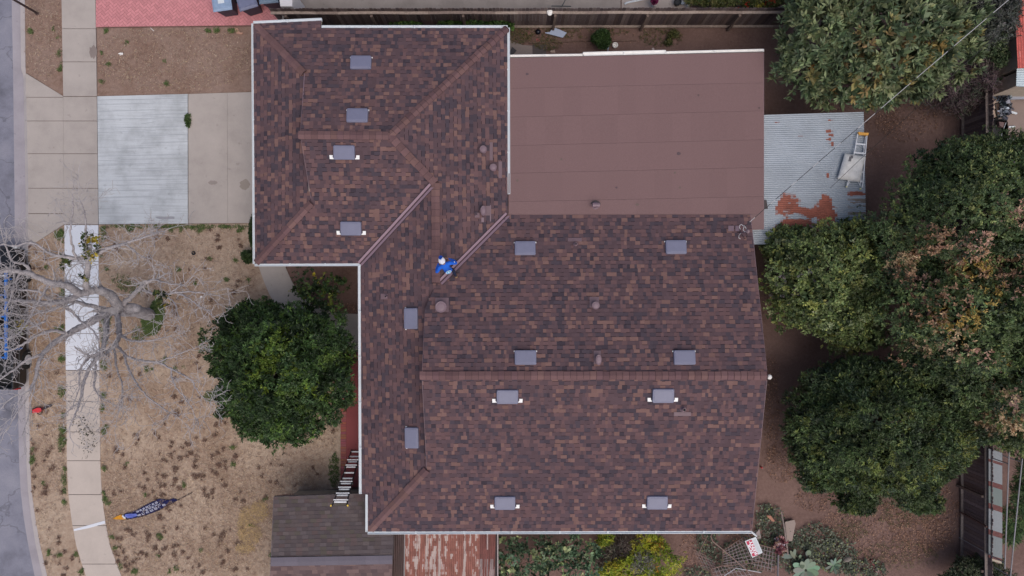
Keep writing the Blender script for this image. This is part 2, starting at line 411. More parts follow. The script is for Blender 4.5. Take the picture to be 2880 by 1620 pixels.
# red herringbone brick drive of the neighbour
mb = MB()
sheet('brick_driveway_bed', [[(272, -120), (272, 77), (796, 71), (796, -120)]], 0.035, M_plain('brick_joint', C(146, 92, 96), 0.95))
L_, W_ = 0.215, 0.107
def clip2(poly, f):
    out = []
    for k in range(len(poly)):
        p, q = poly[k], poly[(k + 1) % len(poly)]; fp, fq = f(p), f(q)
        if fp >= 0: out.append(p)
        if (fp >= 0) != (fq >= 0):
            t = fp / (fp - fq); out.append((p[0] + (q[0] - p[0]) * t, p[1] + (q[1] - p[1]) * t))
    return out
def brick_ok(x, y):
    u = x / 28 * F + 1440; v = 810 - y / 28 * F
    return 260 < u < 808 and -50 < v < 90
ang = R(40); cb = P(535, 10)
for i in range(-62, 63):
    for j in range(-62, 63):
        k = (i - j) % 4
        if k == 0: cx, cy, sx, sy = (i + 1) * W_, (j + 0.5) * W_, L_, W_
        elif k == 2: cx, cy, sx, sy = (i + 0.5) * W_, j * W_, W_, L_
        else: continue
        X = cx * math.cos(ang) - cy * math.sin(ang) + cb.x; Y = cx * math.sin(ang) + cy * math.cos(ang) + cb.y
        if brick_ok(X, Y):
            k = rng.uniform(0.9, 1.1)
            hx, hy = (sx - 0.009) / 2, (sy - 0.009) / 2; ca, sa = math.cos(ang), math.sin(ang)
            q = [(X + a * ca - b * sa, Y + a * sa + b * ca) for a, b in ((-hx, -hy), (hx, -hy), (hx, hy), (-hx, hy))]
            e0, e1 = P(272, 77), P(796, 71); tx_, ty_ = e1.x - e0.x, e1.y - e0.y
            q = clip2(clip2(clip2(q, lambda p: tx_ * (p[1] - e0.y) - ty_ * (p[0] - e0.x)), lambda p: p[0] - e0.x), lambda p: e1.x - p[0])
            if len(q) > 2: mb.prism(q, 0.034, 0.057, tuple(c * k for c in C(200, 134, 138)))
o = mb.build('brick_driveway', MT['attr']); tag(o, kind='structure')
sheet('patio', [[(820, -150), (1745, -150), (1745, 12), (1745, 60), (820, 60)]], 0.03, MT['patio'])
sheet('patio', [[(1748, -150), (1935, -150), (1935, 40), (1748, 40)]], 0.034, M_concrete('concrete_patio_b', C(164, 152, 146), 0.15))
sheet('patio', [[(2800, 255), (3100, 200), (3100, 372), (2800, 385)]], 0.03, M_concrete('concrete_patio_c', C(140, 124, 118), 0.12))
sheet('patio', [[(2800, 388), (3100, 374), (3100, 460), (2800, 460)]], 0.03, M_concrete('concrete_patio_d', C(112, 108, 112), 0.12))

# ------------------------------------------------------------------ the house
house = empty('house', P(1440, 1000, 0), 'brown shingled single storey house with hipped roof, white gutters and a flat roofed extension', 'house')
ZE = 2.7
pA, pB, pB2, pC = P(713, 67, 2.66), P(904, 58, 2.66), P(904, 79, ZE), P(1427, 79, ZE)
pA2 = P(713, 79, ZE)
pD, pE = P(717, 742, ZE), P(1014, 741, ZE)
H1, H2 = P(856, 207, 3.2), P(877, 570, 3.22)
R1, R2 = P(845, 380, 3.75), P(1096, 382, 3.75)
X1, X2 = P(1225, 517, 3.38), P(1226, 797, 3.38)
pF, pJ = P(1428, 605, ZE), P(2111, 604, 2.75)
Re, Rw = P(2158, 1056, 4.1), P(1187, 1056, 4.1)
Gn, Hs = P(1196, 868, 3.5), P(1201, 1320, 3.27)
pG, pG2, pH, pL = P(1017, 1388, ZE), P(1035, 1391, ZE), P(1035, 1495, ZE), P(2114, 1493, ZE)
SH = [(0.20, (77, 68, 76)), (0.42, (92, 75, 80)), (0.24, (106, 83, 85)), (0.12, (122, 95, 91)), (0.02, (68, 60, 68))]
def pick_sh(r):
    x = r.random() * 1.0
    for w, c in SH:
        if x < w: return c
        x -= w
    return SH[1][1]
def fit_plane(pts):
    A = np.array([[p.x, p.y, 1] for p in pts]); z = np.array([p.z for p in pts])
    return np.linalg.lstsq(A, z, rcond=None)[0]
PL = {}
def on_plane(name, u, v, off=0.0):
    a, b, c = PL[name]; kx = (u - 1440) / F; ky = (810 - v) / F
    # z = a*kx*(H-z)+b*ky*(H-z)+c+off
    g = a * kx + b * ky; z = (g * H + c + off) / (1 + g)
    return P(u, v, z)
def zroof(name, x, y):
    a, b, c = PL[name]; return a * x + b * y + c
def clip(poly, f):
    out = []
    for k in range(len(poly)):
        p, q = poly[k], poly[(k + 1) % len(poly)]; fp, fq = f(p), f(q)
        if fp >= 0: out.append(p)
        if (fp >= 0) != (fq >= 0):
            t = fp / (fp - fq); out.append((p[0] + (q[0] - p[0]) * t, p[1] + (q[1] - p[1]) * t))
    return out
def shingle_plane(name, poly, ex=0.146, wmin=0.08, wmax=0.22, picker=pick_sh, band=True, thick=0.012):
    """laminated shingles: every tab is a slightly raised tilted slab with its own colour"""
    a, b, c = fit_plane(poly); PL[name] = (a, b, c)
    nrm = Vector((-a, -b, 1)).normalized()
    up = Vector((a, b, a * a + b * b)).normalized(); side = up.cross(nrm).normalized()
    o = poly[0]; zc = lambda p: Vector((p.x, p.y, a * p.x + b * p.y + c))
    o = zc(o)
    p2 = [((zc(p) - o).dot(side), (zc(p) - o).dot(up)) for p in poly]
    vmin = min(p[1] for p in p2); vmax = max(p[1] for p in p2)
    mb = MB(); r = random.Random(hash(name) % 1000 if False else sum(map(ord, name)))
    to3 = lambda q, h: o + side * q[0] + up * q[1] + nrm * h
    # underlay
    fp = [to3(q, -0.01) for q in p2]; mb.cur = 1; mb.face(fp); mb.cur = 0
    k = 0; v = vmin
    prevcol = None
    while v < vmax:
        row = clip(clip(p2, lambda p: p[1] - v), lambda p: v + ex - p[1])
        if len(row) >= 3:
            u0 = min(p[0] for p in row); u1 = max(p[0] for p in row)
            u = u0 - r.random() * 0.2; raised = r.random() < 0.5
            while u < u1:
                w = r.uniform(wmin, wmax)
                cell = clip(clip(row, lambda p: p[0] - u), lambda p: u + w - p[0])
                if len(cell) >= 3:
                    cc = picker(r)
                    if prevcol and r.random() < 0.06: cc = prevcol
                    prevcol = cc
                    j = r.uniform(0.91, 1.09); col = tuple(x * j for x in C(*cc))
                    hb = thick if raised else thick * 0.55
                    hh = lambda q: hb * (1 - (q[1] - v) / ex) + 0.002
                    top = [to3(q, hh(q)) for q in cell]
                    nn = (top[1] - top[0]).cross(top[2] - top[0])
                    if nn.z < 0: top = top[::-1]; cell = cell[::-1]
                    mb.face(top, col)
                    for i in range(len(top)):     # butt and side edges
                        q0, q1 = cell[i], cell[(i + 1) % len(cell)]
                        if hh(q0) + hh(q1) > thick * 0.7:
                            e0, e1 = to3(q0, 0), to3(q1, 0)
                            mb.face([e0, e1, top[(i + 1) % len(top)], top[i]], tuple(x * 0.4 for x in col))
                    if band and raised and r.random() < 0.75:      # drop shadow of the course above, painted on as a dark strip
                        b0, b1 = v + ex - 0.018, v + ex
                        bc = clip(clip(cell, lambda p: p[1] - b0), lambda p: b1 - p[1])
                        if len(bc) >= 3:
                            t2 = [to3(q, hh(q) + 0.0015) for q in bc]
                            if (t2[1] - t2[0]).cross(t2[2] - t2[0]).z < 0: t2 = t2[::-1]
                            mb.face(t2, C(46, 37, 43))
                u += w; raised = not raised
        v += ex; k += 1
    return mb
def cat(*mbs):
    r = MB()
    for m in mbs:
        i = len(r.v); r.v += m.v; r.f += [tuple(x + i for x in f) for f in m.f]; r.c += m.c; r.m += m.m
    return r
wE = [pE, X1, X2, Hs, pH, pG2, pG]
strips_ = {
    'north garage': [pA2, H1, R1, R2, pC], 'garage step': [pA, pA2, pB2, pB],
    'west garage': [pD, H2, H1, pA], 'south garage': [pD, pE, X1, R2, R1, H2],
    'east': [pC, R2, X1, X2, pF], 'west': wE,
    'north': [pF, X2, Gn, Rw, Re, pJ], 'south': [pH, pL, Re, Rw, Hs]}
# order loops so that the first edge lies along the eave (only the fit matters)
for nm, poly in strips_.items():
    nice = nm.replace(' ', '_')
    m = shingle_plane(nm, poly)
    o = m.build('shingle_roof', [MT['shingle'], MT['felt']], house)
# soffit / decking under the shingles, walls
mb = MB()
for nm, poly in strips_.items():
    a, b, c = PL[nm]
    mb.face([(p.x, p.y, a * p.x + b * p.y + c - 0.06) for p in poly][::-1])
mb.build('roof_deck', MT['stucco'], house)
wall_poly = [P(745, 108, 2.6), P(1395, 108, 2.6), P(1395, 600, 2.6), P(2080, 600, 2.6), P(2080, 1462, 2.6), P(1070, 1462, 2.6), P(1052, 1350, 2.6), P(1052, 705, 2.6), P(750, 705, 2.6)]
mb = MB(); mb.prism(wall_poly, -0.05, 2.62); mb.build('wall', MT['stucco'], house)
# garage door, front door, front windows (hidden below the eaves)
xw = wall_poly[0].x
gd = mb = MB(); mb.box((xw - 0.02, P(0, 420, 0).y - 0.1, 1.08), (0.06, 4.8, 2.15)); gdo = mb.build('garage_door', MT['white'], house)
mb = MB(); mb.box((P(1052, 0, 2.6).x - 0.02, P(0, 960, 0).y, 1.1), (0.06, 0.95, 2.05)); fd = mb.build('door', M_plain('door_paint', C(90, 60, 50)), house)
mb = MB(); mb.lathe((P(1052, 0, 2.6).x - 0.08, P(0, 960, 0).y + 0.38, 1.0), [(0.03, -0.03), (0.035, 0.0), (0.03, 0.03)], 10); mb.build('handle', MT['alu'], fd)
for yv in (1120, 1270):
    mb = MB(); mb.box((P(1052, 0, 2.6).x - 0.02, P(0, yv, 0).y, 1.5), (0.06, 1.5, 1.1)); w = mb.build('window', MT['white'], house)
    mb = MB(); mb.box((P(1052, 0, 2.6).x - 0.055, P(0, yv, 0).y, 1.5), (0.02, 1.38, 0.98)); mb.build('pane', MT['glass'], w)
# gable end walls of the two little dutch gables and the east gable
def gable(x, pts, thick=0.05):
    mb = MB(); mb.hexa([(x, y, z) for y, z in pts], [(x + thick, y, z) for y, z in pts]); return mb
mb = gable(Rw.x + 0.14, [(Gn.y + 0.5, 3.28), (Hs.y + 0.1, 3.2), (Rw.y, 4.05)]); mb.build('gable_wall', MT['stucco'], house)
mb = gable(R1.x + 0.14, [(H1.y - 0.1, 3.15), (H2.y + 0.1, 3.15), (R1.y, 3.7)]); mb.build('gable_wall', MT['stucco'], house)
mb = gable(P(2085, 0, 2.6).x, [(pJ.y - 0.2, 2.6), (pL.y + 0.2, 2.6), (Re.y, 3.98)]); mb.build('gable_wall', MT['stucco'], house)
# rake boards
def rake(name, pts, w=0.03, h=0.14, dz=-0.08, mat='brownmetal'):
    mb = MB()
    for a, b in zip(pts, pts[1:]):
        mb.bar(a + Vector((0, 0, dz)), b + Vector((0, 0, dz)), w, h)
    mb.build(name, MT[mat], house)
rake('rake_board', [pJ, Re, pL]); rake('rake_board', [Gn, Rw, Hs]); rake('rake_board', [H1, R1, H2])
# ridge and hip caps
def caps(path, planes=None, w=0.29, ex=0.222, bend=0.05, tone=(112, 87, 88)):
    mb = MB()
    for a, b in zip(path, path[1:]):
        d = b - a; L = d.length; d.normalize(); sx = d.cross(Vector((0, 0, 1))).normalized(); up = sx.cross(d).normalized()
        n = max(1, int(L / ex)); e = L / n
        for k in range(n):
            p0 = a + d * (k * e - 0.02); p1 = a + d * ((k + 1) * e)
            j = rng.uniform(0.85, 1.13); tint = rng.choice([tone, tone, tone, (106, 82, 85), (116, 90, 88)])
            col = tuple(x * j for x in C(*tint)); h0, h1 = 0.045, 0.03
            jit = rng.uniform(-0.008, 0.008)
            q = [p0 + sx * (w / 2 + jit) + up * (h0 - bend), p0 + up * h0, p0 - sx * (w / 2 - jit) + up * (h0 - bend)]
            t = [p1 + sx * (w / 2 + jit) + up * (h1 - bend), p1 + up * h1, p1 - sx * (w / 2 - jit) + up * (h1 - bend)]
            mb.face([q[1], q[0], t[0], t[1]][::-1], col); mb.face([q[1], t[1], t[2], q[2]][::-1], col)
            dk = C(56, 40, 44); th = up * -0.02
            mb.face([q[0], q[1], q[1] + th, q[0] + th], dk); mb.face([q[1], q[2], q[2] + th, q[1] + th], dk)
            mb.face([q[0], q[0] + th, t[0] + th, t[0]], dk); mb.face([q[2], t[2], t[2] + th, q[2] + th], dk)
            # dark line where the next cap starts
            mb.face([p1 - d * 0.03 + sx * (w / 2) + up * (h1 - bend + 0.003), p1 + sx * (w / 2) + up * (h1 - bend + 0.003), p1 + up * (h1 + 0.003), p1 - d * 0.03 + up * (h1 + 0.003)], C(64, 46, 49))
            mb.face([p1 - d * 0.03 + up * (h1 + 0.003), p1 + up * (h1 + 0.003), p1 - sx * (w / 2) + up * (h1 - bend + 0.003), p1 - d * 0.03 - sx * (w / 2) + up * (h1 - bend + 0.003)], C(64, 46, 49))
    return mb.build('ridge_cap', MT['shingle'], house)
U = Vector((0, 0, 0.035))
caps([Rw + Vector((-0.06, 0, 0)) + U, Re + U])
caps([R1 + U + Vector((-0.04, 0, 0)), R2 + U]); caps([R2 + U, pC + U], w=0.27); caps([R2 + U, X1 + U], w=0.27); caps([X1 + U, X2 + U], w=0.30)
caps([P(722, 74, 2.68) + U, H1 + U], w=0.26, ex=0.3); caps([P(722, 738, 2.7) + U, H2 + U], w=0.26, ex=0.3); caps([P(1043, 1488, 2.7) + U, Hs + U], w=0.28, ex=0.28)
# valley flashing: W-shaped metal
def valley(a, b, col='valley'):
    mb = MB(); d = (b - a).normalized(); sx = d.cross(Vector((0, 0, 1))).normalized()
    for s in (-1, 1):
        e = sx * s; z = Vector((0, 0, 1))
        q = [a + e * 0.022 + z * 0.028, a + e * 0.105 + z * 0.06, b + e * 0.105 + z * 0.06, b + e * 0.022 + z * 0.028]
        mb.face(q if s > 0 else q[::-1], C(142, 118, 130))
        q = [a + z * 0.05, a + e * 0.022 + z * 0.028, b + e * 0.022 + z * 0.028, b + z * 0.05]
        mb.face(q if s > 0 else q[::-1], C(72, 54, 60))
        q = [a + e * 0.105 + z * 0.06, a + e * 0.125 + z * 0.04, b + e * 0.125 + z * 0.04, b + e * 0.105 + z * 0.06]
        mb.face(q if s > 0 else q[::-1], C(60, 46, 52))
    mb.build('valley_flashing', MT['attr'], house)
valley(pE + Vector((-.02, -.02, 0)), P(1214, 522, 3.37)); valley(pF + Vector((.0, .02, 0)), P(1238, 795, 3.36))
# gutters
def gutter(a, b, out, w=0.08, mat='white', parent=None, name='gutter', depth=0.11):
    a = Vector(a); b = Vector(b); out = Vector(out).normalized(); z = Vector((0, 0, 1)); mb = MB()
    o2 = out * w; t = 0.012
    mb.bar(a + z * -depth / 2 + out * t / 2, b + z * -depth / 2 + out * t / 2, t, depth)
    mb.bar(a + o2 + z * (-depth / 2 + 0.012), b + o2 + z * (-depth / 2 + 0.012), 0.02, depth + 0.02)
    mb.bar(a + o2 * 0.5 + z * -0.035, b + o2 * 0.5 + z * -0.035, w * 0.9, 0.012)
    for e in (a, b): mb.box(e + o2 * 0.5 + z * (-depth / 2 + 0.003), (abs(out.x) * w + 0.02, abs(out.y) * w + 0.02, depth))
    L = (b - a).length; n = int(L / 1.9)
    d = (b - a).normalized()
    for k in range(1, n + 1):     # joint straps
        p = a + d * (L * k / (n + 1)) + o2 * 0.5 + z * 0.004
        mb.box(p, (abs(d.x) * 0.05 + abs(out.x) * (w + 0.02), abs(d.y) * 0.05 + abs(out.y) * (w + 0.02), 0.03))
    return mb.build(name, MT[mat], parent or house)
gz = Vector((0, 0, 0.01))
gutter(pA + gz, pB + gz, (0, 1, 0)); gutter(pB2 + gz + Vector((.02, 0, 0)), pC + gz, (0, 1, 0))
gutter(pA + gz, pD + gz, (-1, 0, 0), w=0.06); gutter(pD + gz, pE + gz + Vector((0.0, 0, 0)), (0, -1, 0))
gutter(pE + gz + Vector((0, -.1, 0)), pG + gz, (-1, 0, 0)); gutter(pG2 + gz, pH + gz, (-1, 0, 0)); gutter(pH + gz, pL + gz, (0, -1, 0))
gutter(pC + gz, P(1428, 545, 2.7) + gz, (1, 0, 0))
mb = MB(); mb.tube([pL + Vector((0, -.05, -.1)), P(2127, 1507, 2.3), P(2121, 1497, 1.9), P(2121, 1496, 0.1)], 0.035, 8); mb.build('downspout', MT['white'], house)
# flat roofed extension: lapped rolled roofing
fa, fb, fc, fd_, fe, ff = P(1430, 163, 2.55), P(2148, 147, 2.55), P(2148, 645, 2.73), P(2113, 646, 2.73), P(2111, 606, 2.72), P(1430, 609, 2.72)
seamL = [163, 249, 330, 410, 488, 568, 609]; seamR = [147, 233, 312, 393, 471, 553, 603]
mb = MB()
def flz(v): return 2.55 + (v - 155) / (610 - 155) * 0.17
for k in range(6):
    l0, l1, r0, r1 = seamL[k], seamL[k + 1], seamR[k], seamR[k + 1]
    N = 14
    for q in range(N):
        ua, ub = 1430 + 718 * q / N, 1430 + 718 * (q + 1) / N
        va0, vb0 = l0 + (r0 - l0) * q / N, l0 + (r0 - l0) * (q + 1) / N; va1, vb1 = l1 + (r1 - l1) * q / N, l1 + (r1 - l1) * (q + 1) / N
        j = rng.uniform(0.975, 1.025)
        col = tuple(x * j for x in C(125, 101, 101))
        A_, B_, C_, D_ = P(ua, va0, flz(va0) + 0.012), P(ub, vb0, flz(vb0) + 0.012), P(ub, vb1, flz(vb1) + 0.002), P(ua, va1, flz(va1) + 0.002)
        mb.face([A_, D_, C_, B_], col)
        if k:
            mb.face([A_ + Vector((0, 0.012, -0.013)), A_, B_, B_ + Vector((0, 0.012, -0.013))], C(117, 94, 94))
mb.face([P(2111, 603, 2.73), P(2113.5, 646, 2.73), P(2148, 645, 2.73), P(2148, 603, 2.725)], C(124, 102, 102))
mb.cur = 0
for (u, v, a_, s_) in ((1908, 432, 0.6, 7), (1792, 575, 0.2, 6), (1965, 268, .4, 4), (1579, 448, 1, 4), (1898, 486, .3, 5), (1912, 528, .2, 4), (1455, 508, .1, 5), (1483, 208, .9, 5), (2135, 303, .7, 4), (1734, 528, 0, 4)):   # small patches and scuffs
    p = P(u, v, flz(v) + 0.016); r_ = s_ / 76
    pts = [p + Vector((math.cos(t * 1.047 + a_) * r_ * rng.uniform(.6, 1.1), math.sin(t * 1.047 + a_) * r_ * rng.uniform(.5, 1), 0)) for t in range(6)]
    mb.face(pts, C(*rng.choice([(104, 88, 88), (112, 98, 94), (98, 84, 88)])))
pts = [P(2080 + k * 6, 600 - abs(rng.gauss(0, 1)) * 16, 2.74) for k in range(7)]
mb.build('flat_roof', MT['flat'], house)
mb = MB()
mb.face([p + Vector((0, 0, -0.05)) for p in (fa, fb, fc, fd_, fe, ff)])
mb.build('roof_deck', MT['stucco'], house)
mb = MB(); mb.prism([P(1440, 190, 2.5), P(2115, 175, 2.5), P(2115, 600, 2.5), P(1440, 600, 2.5)], -0.05, 2.46); mb.build('wall', MT['stucco'], house)
rake('rake_board', [fb, fc]); 
# north edge of the flat roof: white metal drip edge with torn white sealant
gutter(P(1432, 160, 2.56), P(1640, 157, 2.56), (0, 1, 0), w=0.06, mat='white_old', name='gutter'); gutter(P(1640, 157, 2.56), P(1872, 151, 2.56), (0, 1, 0), w=0.12, mat='white_old'); gutter(P(1874, 151, 2.56), P(2148, 144, 2.56), (0, 1, 0), w=0.07, mat='white_old')
# ---- roof vents
def frame_at(plane, u, v, off=0.0):
    p = on_plane(plane, u, v, off); a, b, c = PL[plane]
    n = Vector((-a, -b, 1)).normalized(); up = Vector((a, b, a * a + b * b)).normalized(); side = up.cross(n).normalized()
    return p, side, up, n, Matrix((side, up, n)).transposed()
VENTS = [('north garage', 1014, 174, 0), ('north garage', 1004, 323, 0), ('south garage', 967, 429, 1), ('south garage', 986, 643, 1), ('west', 1155, 896, 0), ('west', 1157, 1232, 0),
         ('north', 1477, 697, 0), ('north', 1902, 694, 0), ('north', 1478, 1005, 0), ('north', 1926, 1005, 0),
         ('south', 1427, 1117, 1), ('south', 1866, 1114, 1), ('south', 1420, 1416, 1), ('south', 1849, 1415, 1)]
for pl, u, v, wing in VENTS:
    p, sx, up, n, M = frame_at(pl, u, v, 0.10)
    g = MB(); base_p = p - n * 0.10
    w, h = 0.37, 0.245
    c = 0.035
    prof = lambda w, h, z, tilt=0.0: [base_p + sx * a + up * b + n * (z + tilt * b) for a, b in ((-w, -h + c), (-w + c, -h), (w - c, -h), (w, -h + c), (w, h - c), (w - c, h), (-w + c, h), (-w, h - c))]
    b0 = prof(w * 1.03, h * 1.03, 0.012); b1 = prof(w, h, 0.10, -0.10); b2 = prof(w - 0.02, h - 0.02, 0.112, -0.10); b3 = prof(w - 0.05, h - 0.05, 0.112, -0.10); b4 = prof(w - 0.06, h - 0.06, 0.118, -0.10)
    vn = g.hexa(b0, b1); g.hexa(b1, b2); g.hexa(b3, b4)
    vo = g.build('roof_vent', MT['ventgrey'], house)
    for s in (-1, 1):
        d = MB()
        if wing:
            x0, x1, x2 = w * 0.92, w + 0.045, w + 0.155
            ring = [(s * x0, -h + 0.01), (s * x2, -h + 0.01), (s * (x2 + 0.005), -h + 0.15), (s * x1, -h + 0.15), (s * x1, -h + 0.075)]
        else:
            ring = [(s * (w - 0.02), -h - 0.0), (s * (w + 0.035), -h - 0.0), (s * (w + 0.035), -h + 0.05), (s * (w - 0.02), -h + 0.05)]
        if s < 0: ring = ring[::-1]
        d.hexa([base_p + sx * a + up * b + n * 0.02 for a, b in ring], [base_p + sx * a + up * b + n * 0.032 for a, b in ring])
        d.build('flange', MT['flange'], vo)
    q = MB()    # screened opening on the downslope side
    q.hexa([base_p + sx * a + up * b + n * 0.03 for a, b in ((-w + .04, -h - 0.006), (w - .04, -h - 0.006), (w - .04, -h + .02), (-w + .04, -h + .02))],
           [base_p + sx * a + up * b + n * 0.10 for a, b in ((-w + .04, -h - 0.008), (w - .04, -h - 0.008), (w - .04, -h + .02), (-w + .04, -h + .02))])
    q.build('screen', MT['hole'], vo)
def cap_vent(pl, u, v, r, fl, oval=1.0, h=0.22, flat=False):
    """storm-collar flue cap: fl = flange rectangle in photo pixels relative to the cap"""
    p, sx, up, n, M = frame_at(pl, u, v, h)
    b = Vector((p.x, p.y, p.z - h)); rr = r / 79.0
    fm = MB()
    q = [on_plane(pl, u + dx, v + dy, 0.018) for dx, dy in ((fl[0], fl[3]), (fl[2], fl[3]), (fl[2], fl[1]), (fl[0], fl[1]))]
    fm.hexa(q, [x + Vector((0, 0, 0.012)) for x in q])
    fo = fm.build('roof_flue', MT['brownflange'], house)
    a = MB()
    sy = oval
    a.lathe(b, [(rr * 0.9, 0.0), (rr * 0.62, 0.05), (rr * 0.6, h - 0.06)], 20, sy=sy)
    a.build('pipe', MT['brownmetal'], fo, smooth=False)
    a = MB(); a.lathe(b, [(rr, h - 0.07), (rr * 1.0, h - 0.025), (rr * 0.93, h - 0.008), (rr * 0.84, h - 0.012), (rr * 0.74, h - 0.016), (rr * 0.68, h + 0.004), (rr * .3, h + 0.012)], 28, sy=sy)
    a.build('cap', MT['brownmetal'], fo)
cap_vent('east', 1359, 419, 10.5, (18, -19, 27, 32)); cap_vent('east', 1387, 470, 10.5, (15, -16, 25, 31))
cap_vent('east', 1359, 592, 8.2, (0, -13, 21, 14), oval=1.75); cap_vent('north', 1240, 863, 16, (-16, -26, 22, 14)); cap_vent('north', 1676, 859, 11, (-18, -24, 9, 6)); cap_vent('north', 1684, 1012, 8.5, (-14, -26, 6, 12), oval=1.7)
def pipe_vent(pl, u, v, fl, r=3.2, h=0.22):
    fm = MB(); q = [on_plane(pl, u + dx, v + dy, 0.018) for dx, dy in ((fl[0], fl[3]), (fl[2], fl[3]), (fl[2], fl[1]), (fl[0], fl[1]))]
    fm.hexa(q, [x + Vector((0, 0, 0.012)) for x in q]); fo = fm.build('vent_pipe', MT['brownflange'], house)
    p = on_plane(pl, u, v, h); b = Vector((p.x, p.y, p.z - h)); rr = r / 79
    a = MB(); a.lathe(b, [(rr * 2.6, 0.0), (rr * 1.5, 0.07), (rr * 1.35, h)], 16); a.build('boot', MT['brownmetal'], fo)
    a = MB(); a.lathe(b + Vector((0, 0, h)), [(rr, 0.0), (rr, 0.004)], 16); a.build('opening', MT['hole'], fo)
pipe_vent('north', 1620, 686, (-23, -17, 16, -7), 2.6); pipe_vent('south', 1925, 1153, (-30, 6, 18, 17), 3.4); pipe_vent('west', 1084, 834, (-13, -8, 6, 8), 2.2); pipe_vent('east', 1339, 602, (-4, -4, 10, 10), 2.2)
mb = MB()
for pts in ([(1354, 612), (1361, 612), (1361, 625), (1354, 625)], [(1378, 577), (1381, 577), (1381, 623), (1378, 623)]):
    mb.face([on_plane('east', u, v, 0.02) for u, v in pts][::-1])
mb.build('flashing', MT['brownmetal'], house)
# little metal exhaust on the flat roof
p = P(1677, 576, 2.95); b = Vector((p.x, p.y, 2.71))
mb = MB(); mb.lathe(b, [(0.15, 0.0), (0.11, 0.02), (0.09, 0.16)], 16); ex = mb.build('exhaust_vent', MT['brownmetal'], house)
mb = MB(); mb.tube([b + Vector((-0.13, 0, 0.2)), b + Vector((0.13, 0, 0.2))], 0.085, 14); mb.build('hood', MT['brownmetal'], ex)
mb = MB(); mb.lathe(b, [(0.20, 0.0), (0.2, 0.006)], 18); mb.build('collar', M_plain('tar', C(70, 58, 60)), ex)
# power mast with drip loops
p = on_plane('north', 2083, 655, 0.0)
mb = MB(); mb.tube([p, p + Vector((0, 0, 0.75))], 0.032, 10); ms = mb.build('power_mast', MT['brownmetal'], house)
mb = MB(); mb.lathe(p + Vector((0, 0, 0.72)), [(0.06, 0), (0.075, 0.05), (0.03, 0.12)], 12); mb.build('weatherhead', M_plain('grey_cast', C(128, 110, 116)), ms)
mb = MB(); q = [on_plane('north', *t, 0.02) for t in ((2048, 650), (2064, 650), (2064, 635), (2048, 635))]; mb.hexa(q, [x + Vector((0, 0, .01)) for x in q]); q = [on_plane('north', *t, 0.02) for t in ((2068, 650), (2079, 650), (2079, 635), (2068, 635))]; mb.hexa(q, [x + Vector((0, 0, .01)) for x in q]); mb.build('flashing', MT['brownmetal'], ms)
top = p + Vector((0.0, 0.0, 0.8))
mb = MB()
def loop(pts, r, n=5): mb.tube(pts, r, n)
mb.tube([P(2092, 638, 3.75), P(2090, 647, 3.6), P(2093, 651, 3.5), P(2098, 651, 3.5), P(2100, 646, 3.55), P(2096, 638, 3.7), P(2092, 634, 3.8)], 0.013, 6)
mb.tube([P(2082, 645, 3.6), P(2080, 640, 3.65), P(2081, 633, 3.7), P(2086, 631, 3.7), P(2090, 636, 3.7)], 0.009, 6)
mb.tube([P(2083, 656, 3.45), P(2078, 663, 3.2), P(2078, 669, 3.1), P(2082, 672, 3.05)], 0.011, 6)
mb.build('drip_loop', MT['alu'], ms)
mb = MB(); mb.tube([P(2083, 655, 3.4), P(2095, 672, 3.0), P(2102, 664, 3.1), P(2098, 654, 3.3)], 0.01, 6); mb.build('drip_loop', MT['black'], ms)

# ------------------------------------------------------------------ cables
mb = MB()
a, b = P(2094, 637, 3.8), P(2850, -12, 6.2); n = 46; pts = []
for k in range(n + 1):
    t = k / n; q = a.lerp(b, t); q.z -= 0.5 * 4 * t * (1 - t) * 0.35; pts.append(q)
cols = [C(186, 184, 186), C(58, 56, 60)]
for k in range(n):
    mb.tube([pts[k], pts[k + 1]], 0.011, 6, col=cols[1] if (k < 22 and k % 4 != 1) or (k >= 22 and k % 6 == 0) else cols[0])
cb_ = mb.build('power_cable', MT['attr'], base=a); tag(cb_, 'thick light grey overhead cable from the roof mast to the top right corner', 'cable')
mb = MB(); mb.tube([P(2335, 529, 2.9), P(2428, 440, 3.4), P(2682, 209, 5.0), P(2890, 20, 6.2)], 0.008, 5)
cb_ = mb.build('telephone_wire', MT['black'], base=P(2335, 529, 2.9)); tag(cb_, 'thin dark overhead wire crossing the stepladder and the white cushion', 'wire')

# ------------------------------------------------------------------ corrugated roofs
def corrugated(c00, c10, c01, c11, along, period, amp, colf, nsub=14, thick=0.004):
    """c00 nw, c10 ne, c01 sw, c11 se; 'along' = direction of the ribs ('x' or 'y')"""
    c00, c10, c01, c11 = map(Vector, (c00, c10, c01, c11))
    L = ((c01 - c00).length if along == 'x' else (c10 - c00).length)
    nw = max(2, int(L / period)); na = nw * 6; nb = nsub
    V = []; 
    for i in range(na + 1):
        s = i / na
        for j in range(nb + 1):
            t = j / nb
            a, b = (t, s) if along == 'x' else (s, t)
            p = c00 * (1 - a) * (1 - b) + c10 * a * (1 - b) + c01 * (1 - a) * b + c11 * a * b
            V.append((p.x, p.y, p.z + amp * math.cos(2 * math.pi * i / 6)))
    Fq = []; cf = []
    for i in range(na):
        for j in range(nb):
            q = [i * (nb + 1) + j, (i + 1) * (nb + 1) + j, (i + 1) * (nb + 1) + j + 1, i * (nb + 1) + j + 1]
            if along == 'y': q = q
            Fq.append(q if along == 'x' else q)
            s = (i + .5) / na; t = (j + .5) / nb
            a, b = (t, s) if along == 'x' else (s, t)
            cf.append(colf(a, b, i % 6))
    return np.array(V), np.array(Fq), np.array(cf)
from mathutils import noise as mnoise
def fbm(x, y, s, seed=0.0): return mnoise.fractal(Vector((x * s, y * s, seed)), 0.7, 2.0, 4)
